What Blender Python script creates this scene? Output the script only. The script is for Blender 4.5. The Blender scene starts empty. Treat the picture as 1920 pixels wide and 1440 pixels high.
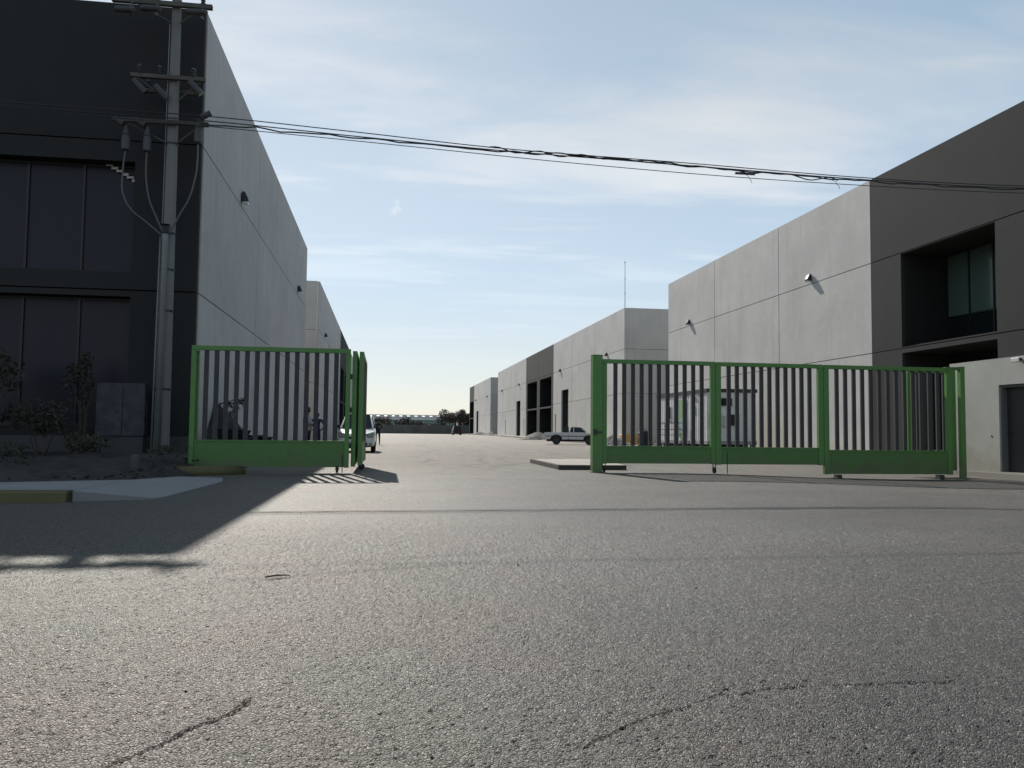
import bpy, bmesh, math, random
import numpy as np
from mathutils import Vector, Matrix, noise
R = math.radians
random.seed(7)
sc = bpy.context.scene
col = sc.collection

# ------------------------------------------------------------------ camera
cam_d = bpy.data.cameras.new('camera')
cam = bpy.data.objects.new('camera', cam_d)
col.objects.link(cam)
EYE = 0.95
cam_d.sensor_width = 36.0
cam_d.lens = 1550.0 / 1920.0 * 36.0
cam_d.clip_start = 0.05
cam_d.clip_end = 6000
F, CX, CY = 1550.0, 960.0, 720.0
d = Vector((721 - CX, -(808 - CY), F)).normalized()
h = Vector((1, -0.0105, 0)).normalized()
up = h.cross(d)
if up.y < 0: up = -up
up.normalize()
rt = up.cross(d)
if rt.x < 0: rt = -rt
# rows: world axes expressed in the (right, up, forward) frame of the lens
Rw = Matrix((rt, d, up))
def lens_to_world(v): return Rw @ v
m = Matrix((lens_to_world(Vector((1, 0, 0))), lens_to_world(Vector((0, 1, 0))), lens_to_world(Vector((0, 0, -1))))).transposed()
cam.matrix_world = Matrix.Translation((0, 0, EYE)) @ m.to_4x4()
sc.camera = cam

# ------------------------------------------------------------------ light
SX, SY = 0.281, 1.306                      # shadow shift per metre of height: +x, -y
SUN = Vector((-SX, SY, 1.0)).normalized()  # towards the sun
sun_el = math.asin(SUN.z)
sun_az = math.atan2(SUN.x, SUN.y)          # clockwise from +Y
PUFF = (0.00495, 0.96648, 0.2567)            # direction of one small bright cloud
EXPOSURE = 0.6
SKY_STRENGTH = 0.075
w = bpy.data.worlds.new('World'); sc.world = w; w.use_nodes = True
nt = w.node_tree; nt.nodes.clear()
N = nt.nodes.new; L = nt.links.new
out = N('ShaderNodeOutputWorld'); bg = N('ShaderNodeBackground')
bg.inputs['Strength'].default_value = SKY_STRENGTH
sky = N('ShaderNodeTexSky'); sky.sky_type = 'NISHITA'; sky.sun_disc = False
sky.sun_elevation = sun_el; sky.sun_rotation = sun_az
sky.air_density = 1.0; sky.dust_density = 0.5; sky.ozone_density = 1.6; sky.altitude = 500
tc = N('ShaderNodeTexCoord'); sep = N('ShaderNodeSeparateXYZ'); L(tc.outputs['Generated'], sep.inputs[0])
mz = N('ShaderNodeMath'); mz.operation = 'MAXIMUM'; mz.inputs[1].default_value = 0.03; L(sep.outputs['Z'], mz.inputs[0])
dv = N('ShaderNodeVectorMath'); dv.operation = 'DIVIDE'
cz = N('ShaderNodeCombineXYZ'); L(mz.outputs[0], cz.inputs[0]); L(mz.outputs[0], cz.inputs[1]); cz.inputs[2].default_value = 1
L(tc.outputs['Generated'], dv.inputs[0]); L(cz.outputs[0], dv.inputs[1])
mp = N('ShaderNodeMapping'); mp.inputs['Rotation'].default_value = (0, 0, R(50)); mp.inputs['Scale'].default_value = (0.42, 0.9, 0.0)
mp.inputs['Location'].default_value = (3.1, 1.2, 0)
L(dv.outputs[0], mp.inputs['Vector'])
n1 = N('ShaderNodeTexNoise'); n1.inputs['Scale'].default_value = 1.0; n1.inputs['Detail'].default_value = 7; n1.inputs['Roughness'].default_value = 0.55; n1.inputs['Distortion'].default_value = 0.5
L(mp.outputs[0], n1.inputs['Vector'])
r1 = N('ShaderNodeMapRange'); r1.interpolation_type = 'SMOOTHSTEP'; r1.inputs['From Min'].default_value = 0.46; r1.inputs['From Max'].default_value = 0.72
r1.inputs['To Max'].default_value = 0.75
L(n1.outputs[0], r1.inputs['Value'])
mp2 = N('ShaderNodeMapping'); mp2.inputs['Rotation'].default_value = (0, 0, R(20)); mp2.inputs['Scale'].default_value = (0.7, 1.7, 0.0); mp2.inputs['Location'].default_value = (7.3, 2.2, 0)
L(dv.outputs[0], mp2.inputs['Vector'])
n2 = N('ShaderNodeTexNoise'); n2.inputs['Scale'].default_value = 1.3; n2.inputs['Detail'].default_value = 5; n2.inputs['Roughness'].default_value = 0.5
L(mp2.outputs[0], n2.inputs['Vector'])
r2 = N('ShaderNodeMapRange'); r2.interpolation_type = 'SMOOTHSTEP'; r2.inputs['From Min'].default_value = 0.55; r2.inputs['From Max'].default_value = 0.78; r2.inputs['To Max'].default_value = 0.55
L(n2.outputs[0], r2.inputs['Value'])
mx = N('ShaderNodeMath'); mx.operation = 'MAXIMUM'; L(r1.outputs[0], mx.inputs[0]); L(r2.outputs[0], mx.inputs[1])
# thin high veil: pale blue aloft, milky at the horizon
ramp = N('ShaderNodeValToRGB'); L(sep.outputs['Z'], ramp.inputs[0]); ce = ramp.color_ramp.elements
KV = 1.0 / (SKY_STRENGTH * 2 ** EXPOSURE)
ce[0].position = 0.0; ce[0].color = (.72, .715, .70, 1); ce[1].position = 1.0; ce[1].color = (.26, .34, .45, 1)
for p_, c_ in ((.08, (.70, .74, .75)), (.18, (.58, .71, .81)), (.42, (.40, .55, .68))):
    e_ = ce.new(p_); e_.color = (*c_, 1)
vsc = N('ShaderNodeMix'); vsc.data_type = 'RGBA'; vsc.blend_type = 'MULTIPLY'; vsc.inputs[0].default_value = 1.0
L(ramp.outputs[0], vsc.inputs[6]); vsc.inputs[7].default_value = (KV, KV, KV, 1)
veil = N('ShaderNodeMix'); veil.data_type = 'RGBA'; veil.inputs[0].default_value = 0.72
L(sky.outputs[0], veil.inputs[6]); L(vsc.outputs[2], veil.inputs[7])
# clouds brighten the sky by a factor and whiten it; horizon milky
lum = N('ShaderNodeRGBToBW'); L(veil.outputs[2], lum.inputs[0])
grey = N('ShaderNodeMix'); grey.data_type = 'RGBA'; grey.blend_type = 'MULTIPLY'; grey.inputs[0].default_value = 1.0
L(lum.outputs[0], grey.inputs[6]); grey.inputs[7].default_value = (1.36, 1.42, 1.48, 1)
# thin cloud glows around the sun (forward scattering)
dsun = N('ShaderNodeVectorMath'); dsun.operation = 'DOT_PRODUCT'; L(tc.outputs['Generated'], dsun.inputs[0]); dsun.inputs[1].default_value = tuple(SUN)
gs = N('ShaderNodeMapRange'); gs.interpolation_type = 'SMOOTHSTEP'; gs.inputs['From Min'].default_value = .55; gs.inputs['From Max'].default_value = 1.0; gs.inputs['To Max'].default_value = .26; L(dsun.outputs['Value'], gs.inputs['Value'])
glo = N('ShaderNodeMath'); glo.operation = 'ADD'; L(mx.outputs[0], glo.inputs[0]); L(gs.outputs[0], glo.inputs[1])
# one small compact puff
pf_ = N('ShaderNodeVectorMath'); pf_.operation = 'DISTANCE'; L(tc.outputs['Generated'], pf_.inputs[0]); pf_.inputs[1].default_value = PUFF
pn = N('ShaderNodeTexNoise'); pn.inputs['Scale'].default_value = 38; pn.inputs['Detail'].default_value = 5; L(tc.outputs['Generated'], pn.inputs['Vector'])
pa = N('ShaderNodeMath'); pa.operation = 'MULTIPLY_ADD'; L(pn.outputs[0], pa.inputs[0]); pa.inputs[1].default_value = .075; L(pf_.outputs['Value'], pa.inputs[2])
pm = N('ShaderNodeMapRange'); pm.interpolation_type = 'SMOOTHSTEP'; pm.inputs['From Min'].default_value = .036; pm.inputs['From Max'].default_value = .050; pm.inputs['To Min'].default_value = .55; pm.inputs['To Max'].default_value = 0; L(pa.outputs[0], pm.inputs['Value'])
gl_ = N('ShaderNodeMath'); gl_.operation = 'MAXIMUM'; gl_.use_clamp = True; L(glo.outputs[0], gl_.inputs[0]); L(pm.outputs[0], gl_.inputs[1])
mixc = N('ShaderNodeMix'); mixc.data_type = 'RGBA'; lowf = N('ShaderNodeMapRange'); lowf.interpolation_type = 'SMOOTHSTEP'; lowf.inputs['From Min'].default_value = .08; lowf.inputs['From Max'].default_value = .30; lowf.inputs['To Min'].default_value = .08; L(sep.outputs['Z'], lowf.inputs['Value']); cm_ = N('ShaderNodeMath'); cm_.operation = 'MULTIPLY'; L(gl_.outputs[0], cm_.inputs[0]); L(lowf.outputs[0], cm_.inputs[1]); L(cm_.outputs[0], mixc.inputs[0]); L(veil.outputs[2], mixc.inputs[6]); L(grey.outputs[2], mixc.inputs[7])
L(mixc.outputs[2], bg.inputs['Color']); L(bg.outputs[0], out.inputs[0])

sl = bpy.data.lights.new('sun', 'SUN'); sl.energy = 4.2; sl.angle = R(0.53); sl.color = (1.0, 0.935, 0.84)
so = bpy.data.objects.new('sun', sl); col.objects.link(so)
so.rotation_euler = (-SUN).to_track_quat('-Z', 'Y').to_euler()
vs = sc.view_settings
vs.view_transform = 'Standard'; vs.look = 'None'; vs.gamma = 1.0; vs.use_curve_mapping = False; vs.exposure = EXPOSURE
sc.cycles.max_bounces = 8; sc.cycles.transparent_max_bounces = 12; sc.cycles.caustics_reflective = False; sc.cycles.caustics_refractive = False
try:
    sc.cycles.use_denoising = True
except Exception: pass

# ------------------------------------------------------------------ materials
def mat(name, base, rough=0.8, metal=0.0, spec=0.5):
    m_ = bpy.data.materials.new(name); m_.use_nodes = True
    b = m_.node_tree.nodes['Principled BSDF']
    b.inputs['Base Color'].default_value = (*base, 1); b.inputs['Roughness'].default_value = rough
    b.inputs['Metallic'].default_value = metal; b.inputs['Specular IOR Level'].default_value = spec
    return m_
class NT:
    def __init__(s, m_): s.m = m_; s.t = m_.node_tree; s.b = s.t.nodes['Principled BSDF']; s.tc = s.t.nodes.new('ShaderNodeTexCoord'); s.geo = s.t.nodes.new('ShaderNodeNewGeometry')
    def n(s, k, **kw):
        o = s.t.nodes.new('ShaderNode' + k)
        for a, v in kw.items():
            if a.startswith('_'): setattr(o, a[1:], v)
            else: o.inputs[a].default_value = v
        return o
    def l(s, a, b): s.t.links.new(a, b)
    def pos(s, scale=(1, 1, 1), loc=(0, 0, 0)):
        mpn = s.n('Mapping', Scale=scale, Location=loc); s.l(s.geo.outputs['Position'], mpn.inputs[0]); return mpn.outputs[0]
    def obj(s, scale=(1, 1, 1)):
        mpn = s.n('Mapping', Scale=scale); s.l(s.tc.outputs['Object'], mpn.inputs[0]); return mpn.outputs[0]
    def noise(s, vec, scale, detail=4, rough=0.5, dist=0.0):
        o = s.n('TexNoise', Scale=scale, Detail=detail, Roughness=rough, Distortion=dist); s.l(vec, o.inputs['Vector']); return o.outputs[0]
    def rng(s, v, a, b, c=0.0, d_=1.0, smooth=False):
        o = s.n('MapRange'); o.inputs['From Min'].default_value = a; o.inputs['From Max'].default_value = b; o.inputs['To Min'].default_value = c; o.inputs['To Max'].default_value = d_
        if smooth: o.interpolation_type = 'SMOOTHSTEP'
        s.l(v, o.inputs['Value']); return o.outputs[0]
    def mix(s, fac, a, b, blend='MIX'):
        o = s.n('Mix'); o.data_type = 'RGBA'; o.blend_type = blend
        for sock, v in ((0, fac), (6, a), (7, b)):
            if isinstance(v, (int, float)): o.inputs[sock].default_value = v
            elif isinstance(v, tuple): o.inputs[sock].default_value = (*v, 1)
            else: s.l(v, o.inputs[sock])
        return o.outputs[2]
    def math(s, op, a, b=0.0):
        o = s.n('Math'); o.operation = op
        for i, v in enumerate((a, b)):
            if isinstance(v, (int, float)): o.inputs[i].default_value = v
            else: s.l(v, o.inputs[i])
        return o.outputs[0]
    def color(s, c): s.l(c, s.b.inputs['Base Color'])
    def bump(s, hgt, strength=0.3, dist=0.01):
        o = s.n('Bump', Strength=strength, Distance=dist); s.l(hgt, o.inputs['Height']); s.l(o.outputs[0], s.b.inputs['Normal'])

def concrete(name, base, var=0.16, streak=0.5, rough=0.9):
    m_ = mat(name, base, rough, spec=0.25); k = NT(m_)
    p = k.pos()
    big = k.noise(p, 0.35, 5, 0.6)
    mid = k.noise(p, 2.3, 6, 0.65)
    st = k.noise(k.pos((1.3, 1.3, 0.09)), 2.2, 5, 0.6)
    c0 = tuple(x * (1 - var) for x in base); c1 = tuple(min(1, x * (1 + var)) for x in base)
    a = k.mix(k.rng(big, 0.3, 0.7), c0, c1)
    a = k.mix(k.rng(mid, 0.35, 0.75, 0, 0.35), a, tuple(x * 0.86 for x in base))
    a = k.mix(k.rng(st, 0.52, 0.72, 0, streak), a, tuple(x * 0.80 for x in base))
    oi_ = k.n('ObjectInfo'); pv = k.rng(oi_.outputs['Random'], 0, 1, 0.0, 0.22)
    a = k.mix(pv, a, tuple(x * 0.72 for x in base))
    a = k.mix(k.rng(k.noise(p, 0.9, 3, 0.4, 1.5), 0.56, 0.60, 0, 0.16), a, tuple(min(1, x * 1.15) for x in base))
    # rain splash and dust at the foot of the wall
    sepn = k.n('SeparateXYZ'); k.l(k.geo.outputs['Position'], sepn.inputs[0])
    foot = k.math('ADD', sepn.outputs[2], k.rng(k.noise(p, 1.7, 4), 0.3, 0.7, -0.35, 0.35))
    a = k.mix(k.rng(foot, 0.1, 0.8, 0.55, 0.0), a, (base[0] * 0.72, base[1] * 0.67, base[2] * 0.60))
    k.color(a)
    hh = k.noise(p, 28, 4, 0.6)
    k.bump(hh, 0.25, 0.004)
    return m_
M = {}
M['wall_light'] = concrete('light_precast_concrete', (0.515, 0.505, 0.49), 0.13, 0.65)
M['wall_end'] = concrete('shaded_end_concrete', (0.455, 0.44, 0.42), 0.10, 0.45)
M['wall_dark'] = concrete('charcoal_painted_concrete', (0.034, 0.0358, 0.0382), 0.12, 0.3)
M['wall_front'] = concrete('black_grey_painted_concrete', (0.034, 0.034, 0.035), 0.12, 0.3)
M['reveal'] = mat('recess_shade_black', (0.012, 0.012, 0.012), 0.9)  # shade of the deep recess put into the colour, blacker than the wall
M['core'] = mat('dark_core', (0.03, 0.03, 0.03), 0.95)
M['sealant'] = mat('joint_sealant', (0.09, 0.09, 0.09), 0.9)
M['plinth'] = concrete('plinth_concrete', (0.09, 0.09, 0.095), 0.2, 0.5)
M['guard'] = concrete('rendered_guardhouse', (0.37, 0.37, 0.345), 0.16, 0.2)
M['perim'] = concrete('perimeter_blockwork', (0.16, 0.155, 0.15), 0.25, 0.6)
M['kerb_conc'] = concrete('kerb_concrete', (0.33, 0.32, 0.30), 0.2, 0.1)
M['walk'] = concrete('sidewalk_concrete', (0.27, 0.285, 0.30), 0.12, 0.05)

def worn_paint(name, base, under, amount=0.45, rough=0.6):
    m_ = mat(name, base, rough); k = NT(m_); p = k.pos()
    f = k.rng(k.noise(p, 5.5, 6, 0.65), 0.5 + 0.2 * (0.5 - amount), 0.75, 0, 1)
    k.color(k.mix(f, base, under)); k.bump(k.noise(p, 40, 3), 0.2, 0.003); return m_
M['yellow'] = worn_paint('worn_yellow_kerb_paint', (0.092, 0.078, 0.024), (0.06, 0.055, 0.042), 0.5)
M['ochre'] = worn_paint('ochre_paint', (0.50, 0.27, 0.06), (0.42, 0.30, 0.16), 0.5)
def painted(name, base, rough=0.42, dust=(0.22, 0.2, 0.17), amt=0.3, rust=False):
    m_ = mat(name, base, rough); k = NT(m_); p = k.pos()
    f = k.rng(k.noise(p, 3.0, 6, 0.65), 0.45, 0.8, 0, amt)
    c_ = k.mix(f, base, dust)
    if rust:
        sz = k.n('SeparateXYZ'); k.l(k.geo.outputs['Position'], sz.inputs[0])
        low = k.rng(k.math('ADD', sz.outputs[2], k.rng(k.noise(p, 4, 4), 0.3, 0.7, -.25, .25)), 0.0, 0.5, 0.55, 0.0)
        c_ = k.mix(low, c_, (0.11, 0.095, 0.07))
        sp_ = k.rng(k.noise(p, 26, 5, 0.7), 0.66, 0.70, 0, 0.8); c_ = k.mix(sp_, c_, (0.09, 0.04, 0.018))
        c_ = k.mix(k.rng(k.noise(k.pos((1, 1, .08)), 14, 4, 0.6), 0.6, 0.75, 0, 0.4), c_, tuple(x * .6 for x in base))
    k.color(c_)
    k.l(k.rng(k.noise(p, 9, 3), 0.3, 0.7, rough - 0.08, rough + 0.15), k.b.inputs['Roughness'])
    k.bump(k.noise(p, 6, 3), 0.12, 0.006)
    return m_
M['green'] = painted('green_gate_enamel', (0.066, 0.175, 0.036), 0.45, (0.12, 0.2, 0.08), 0.3, rust=True)
M['green_post'] = painted('green_post_enamel', (0.08, 0.222, 0.045), 0.4, (0.13, 0.2, 0.09), 0.3, rust=True)
M['picket'] = painted('grey_picket_steel', (0.04, 0.039, 0.041), 0.6, (0.07, 0.066, 0.062), 0.25, rust=True)
M['steel'] = painted('galvanised_steel', (0.30, 0.31, 0.32), 0.5, (0.2, 0.19, 0.17), 0.4)
M['black'] = mat('black_rubber', (0.012, 0.012, 0.012), 0.6)
M['dark_metal'] = mat('dark_metal', (0.03, 0.03, 0.032), 0.45)
M['pole'] = concrete('pole_concrete', (0.20, 0.20, 0.195), 0.12, 0.4)
M['conduit'] = painted('conduit_metal', (0.20, 0.21, 0.21), 0.45, (0.12, 0.11, 0.1), 0.4)
M['cable'] = mat('cable_sheath', (0.022, 0.022, 0.024), 0.55)
M['cable_grey'] = mat('grey_cable_sheath', (0.10, 0.10, 0.10), 0.5)
M['insul'] = mat('insulator_polymer', (0.055, 0.055, 0.058), 0.45)
M['wood'] = painted('crossarm_timber', (0.085, 0.08, 0.07), 0.85)
M['frame'] = mat('dark_aluminium_frame', (0.02, 0.02, 0.022), 0.4, 0.3)
gl = mat('dark_tinted_glass', (0.012, 0.016, 0.016), 0.03, 0.0, 0.6); M['glass'] = gl
gl2 = mat('purple_tinted_glass', (0.020, 0.019, 0.029), 0.32, 0.0, 0.22); M['glass_front'] = gl2
M['glass_green'] = mat('green_tint_reflection_glass', (0.085, 0.13, 0.11), 0.12, 0.0, 1.0)  # tinted glass, lightened so the sky reflection sits in its colour
M['carglass'] = mat('car_glass', (0.02, 0.03, 0.034), 0.08, 0.0, 0.25)
M['white_car'] = mat('white_car_paint', (0.78, 0.78, 0.77), 0.25, 0.0, 0.5); M['white_car'].node_tree.nodes['Principled BSDF'].inputs['Coat Weight'].default_value = 0.6
M['grey_truck'] = mat('white_truck_paint_dusty', (0.62, 0.62, 0.61), 0.4)
M['black_car'] = mat('black_car_paint', (0.015, 0.015, 0.017), 0.3)
M['chrome'] = mat('chrome', (0.6, 0.6, 0.6), 0.2, 1.0)
M['lens'] = mat('headlamp_lens', (0.25, 0.26, 0.28), 0.12, 0.2, 0.8)
M['red'] = mat('tail_lamp_red', (0.35, 0.02, 0.02), 0.3)
M['white'] = painted('white_sheet', (0.55, 0.55, 0.54), 0.5, (0.3, 0.28, 0.25), 0.25)
M['offwhite'] = painted('trailer_cladding', (0.74, 0.74, 0.72), 0.55, (0.3, 0.27, 0.23), 0.35)
M['trailer_green'] = painted('pale_green_door', (0.22, 0.38, 0.17), 0.5, (0.3, 0.35, 0.2), 0.2)
M['roof_blue'] = mat('blue_grey_roof_sheet', (0.055, 0.07, 0.083), 0.95, spec=0.05)
M['pale_green'] = mat('pale_green_cladding', (0.16, 0.24, 0.21), 0.7)
M['skylight'] = mat('skylight_panel', (0.62, 0.68, 0.72), 0.4)
M['lamp_lens'] = mat('lamp_glass', (0.75, 0.76, 0.78), 0.15, 0.0, 0.8)
M['window_glare'] = mat('pale_window_glare', (0.55, 0.54, 0.50), 0.7)
M['cabinet'] = painted('cabinet_enamel', (0.036, 0.034, 0.048), 0.6)
M['skin'] = mat('skin', (0.22, 0.13, 0.09), 0.6)
M['hair'] = mat('hair', (0.012, 0.01, 0.009), 0.8)
M['navy'] = mat('navy_cloth', (0.028, 0.026, 0.075), 0.9)
M['dark_cloth'] = mat('dark_cloth', (0.018, 0.018, 0.02), 0.9)
M['jeans'] = mat('dark_jeans', (0.022, 0.024, 0.035), 0.9)
M['white_cloth'] = mat('grey_white_cloth', (0.30, 0.31, 0.31), 0.9)
M['reflect'] = mat('reflective_band', (0.55, 0.55, 0.5), 0.4)
M['bark'] = mat('bark', (0.055, 0.045, 0.035), 0.95)
def leafmat(name, a, b):
    m_ = mat(name, a, 0.75); k = NT(m_); k.color(k.mix(k.rng(k.noise(k.pos(), 1.6, 3), 0.35, 0.65), a, b)); return m_
M['leaf'] = leafmat('shrub_leaf', (0.022, 0.028, 0.014), (0.036, 0.037, 0.02))
M['leaf_dry'] = leafmat('dry_scrub_leaf', (0.07, 0.065, 0.052), (0.11, 0.10, 0.08))

def soil(name, a, b, sc_=3.0, bmp=0.6):
    m_ = mat(name, a, 0.95, spec=0.2); k = NT(m_); p = k.pos()
    k.color(k.mix(k.rng(k.noise(p, sc_, 8, 0.7), 0.35, 0.65), a, b)); k.bump(k.noise(p, sc_ * 6, 6, 0.7), bmp, 0.03); return m_
M['dirt'] = soil('dirt', (0.03, 0.028, 0.026), (0.065, 0.060, 0.054))
M['terrain'] = soil('dry_terrain', (0.16, 0.145, 0.11), (0.10, 0.10, 0.06), 0.15, 0.3)
M['gravel'] = soil('gravel', (0.12, 0.12, 0.12), (0.25, 0.24, 0.23), 14, 0.9)

# asphalt: aggregate grain, dust drifts with painted glint, tyre bands, oil
def asphalt():
    m_ = mat('chip_seal_asphalt', (0.1, 0.1, 0.1), 0.75, spec=0.5); k = NT(m_)
    p = k.pos()
    sepn = k.n('SeparateXYZ'); k.l(k.geo.outputs['Position'], sepn.inputs[0])
    X, Y = sepn.outputs[0], sepn.outputs[1]
    vo = k.n('TexVoronoi', Scale=82.0, Randomness=1.0); k.l(p, vo.inputs['Vector'])
    vcol = k.n('SeparateColor'); k.l(vo.outputs['Color'], vcol.inputs[0])
    ve = k.n('TexVoronoi', Scale=82.0, Randomness=1.0); ve.feature = 'DISTANCE_TO_EDGE'; k.l(p, ve.inputs['Vector'])
    v2 = k.n('TexVoronoi', Scale=34.0, Randomness=1.0); k.l(p, v2.inputs['Vector'])
    v2c = k.n('SeparateColor'); k.l(v2.outputs['Color'], v2c.inputs[0])
    fine = k.noise(p, 160, 3, 0.7)
    med = k.noise(p, 30, 6, 0.85)
    # stones from near black to pale; black binder and pits also paint self-shadow
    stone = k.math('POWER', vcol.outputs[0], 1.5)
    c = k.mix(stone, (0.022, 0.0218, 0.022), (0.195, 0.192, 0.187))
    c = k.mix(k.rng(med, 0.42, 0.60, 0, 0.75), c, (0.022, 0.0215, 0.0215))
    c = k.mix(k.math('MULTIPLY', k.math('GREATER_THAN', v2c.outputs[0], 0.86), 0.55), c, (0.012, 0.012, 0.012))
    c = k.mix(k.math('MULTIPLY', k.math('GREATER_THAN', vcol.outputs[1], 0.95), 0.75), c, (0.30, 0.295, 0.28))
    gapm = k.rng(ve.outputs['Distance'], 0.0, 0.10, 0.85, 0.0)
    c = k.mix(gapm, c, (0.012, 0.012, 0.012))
    # patches of older and newer wearing course
    c = k.mix(k.rng(k.noise(k.pos((0.22, 0.35, 1)), 1.0, 5, 0.6), 0.4, 0.60, 0, 0.5), c, (0.026, 0.026, 0.027))
    # warm dust drift; sun glint painted in as extra paleness, yard and left lane
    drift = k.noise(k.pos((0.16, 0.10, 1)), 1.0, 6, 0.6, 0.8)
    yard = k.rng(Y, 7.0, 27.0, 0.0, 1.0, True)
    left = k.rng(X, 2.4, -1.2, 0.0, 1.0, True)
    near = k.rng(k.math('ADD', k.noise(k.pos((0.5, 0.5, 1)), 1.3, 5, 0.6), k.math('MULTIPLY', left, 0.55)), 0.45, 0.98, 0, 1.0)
    dust_glint = k.math('ADD', k.math('MULTIPLY', yard, 0.64), k.math('MULTIPLY', near, k.rng(Y, 5, 30, 0.8, 0.3)))
    dust_glint = k.math('MULTIPLY', dust_glint, k.rng(drift, 0.3, 0.65, 0.55, 1.1))
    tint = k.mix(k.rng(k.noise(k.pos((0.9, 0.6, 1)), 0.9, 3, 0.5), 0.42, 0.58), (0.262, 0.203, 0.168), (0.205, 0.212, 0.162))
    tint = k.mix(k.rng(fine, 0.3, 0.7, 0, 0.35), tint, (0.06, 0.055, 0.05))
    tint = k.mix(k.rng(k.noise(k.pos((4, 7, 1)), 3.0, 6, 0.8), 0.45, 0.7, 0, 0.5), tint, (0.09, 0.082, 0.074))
    dust_glint = k.math('MULTIPLY', dust_glint, k.rng(vcol.outputs[2], 0.0, 1.0, 0.62, 1.1))
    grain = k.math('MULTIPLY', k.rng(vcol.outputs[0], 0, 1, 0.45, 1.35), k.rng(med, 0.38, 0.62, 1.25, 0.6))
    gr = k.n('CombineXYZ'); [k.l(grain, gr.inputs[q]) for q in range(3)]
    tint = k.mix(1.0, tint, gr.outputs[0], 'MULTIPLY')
    c = k.mix(dust_glint, c, tint)
    # tyre tracks curving through the gate: darker bands in y and along x
    wob = k.rng(k.noise(k.pos((0.25, 0.25, 1)), 1.0, 3), 0.2, 0.8, -0.55, 0.55)
    def band(coord, at, wid, amt, brk=1.0):
        dd = k.math('ABSOLUTE', k.math('SUBTRACT', k.math('ADD', coord, k.math('MULTIPLY', wob, brk)), at))
        return k.rng(dd, 0.0, wid, amt, 0.0, True)
    tot = k.math('MULTIPLY', band(Y, 6.05, 0.15, 0.85, 0.22), k.rng(k.noise(k.pos((0.6, 3, 1)), 1.0, 5, 0.7), 0.3, 0.6, 0.35, 1.0))
    diag = k.math('SUBTRACT', Y, k.math('MULTIPLY', X, 0.38))
    tot = k.math('MAXIMUM', tot, k.math('MULTIPLY', band(diag, 5.79, 0.13, 0.8, 0.10), k.rng(X, 1.3, 0.6, 0, 1)))
    tot = k.math('MAXIMUM', tot, k.math('MULTIPLY', band(diag, 6.25, 0.2, 0.5, 0.25), k.rng(X, 2.2, 0.6, 0, 1)))
    for at, wid, amt, br in ((9.6, 0.5, 0.25, 1.0), (8.0, 0.5, 0.2, 1.3), (13.2, 0.5, 0.25, 1.0), (4.3, 0.2, 0.12, 0.6), (16.2, 0.4, 0.2, 1.0)):
        tot = k.math('MAXIMUM', tot, k.math('MULTIPLY', band(Y, at, wid, amt, br), k.rng(k.noise(k.pos((0.3, 2.5, 1)), 1.0, 4, 0.7), 0.4, 0.65, 0, 1.2)))
    tot = k.math('MULTIPLY', tot, k.rng(X, -2.5, 0.2, 0.25, 1.0, True))
    yy = k.rng(Y, 16, 24, 0, 1, True)
    for at, wid in ((0.4, .22), (1.9, .25), (2.7, .2), (4.2, .25), (5.8, .3)):
        xx = k.math('ADD', X, k.math('MULTIPLY', Y, -0.045))
        tot = k.math('MAXIMUM', tot, k.math('MULTIPLY', band(xx, at, wid, 0.55, 2.4), yy))
    c = k.mix(tot, c, (0.014, 0.0138, 0.0138))
    # a pale scrape line across the left lane
    pl_ = k.math('MULTIPLY', band(Y, 4.75, 0.02, 0.4, 0.05), k.rng(X, 0.6, -0.8, 0, 1))
    c = k.mix(pl_, c, (0.26, 0.245, 0.225))
    k.color(c)
    hgt = k.math('ADD', k.math('MULTIPLY', vcol.outputs[2], 0.55), k.math('ADD', k.math('MULTIPLY', k.rng(ve.outputs['Distance'], 0, 0.25), 0.7), k.math('ADD', k.math('MULTIPLY', med, 1.6), k.math('MULTIPLY', fine, 0.4))))
    k.bump(hgt, 1.0, 0.010)
    k.l(k.math('MAXIMUM', k.rng(dust_glint, 0, 1, 0.52, 0.66), k.rng(Y, 8, 24, 0.52, 0.74)), k.b.inputs['Roughness'])
    return m_
M['asphalt'] = asphalt()

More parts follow.
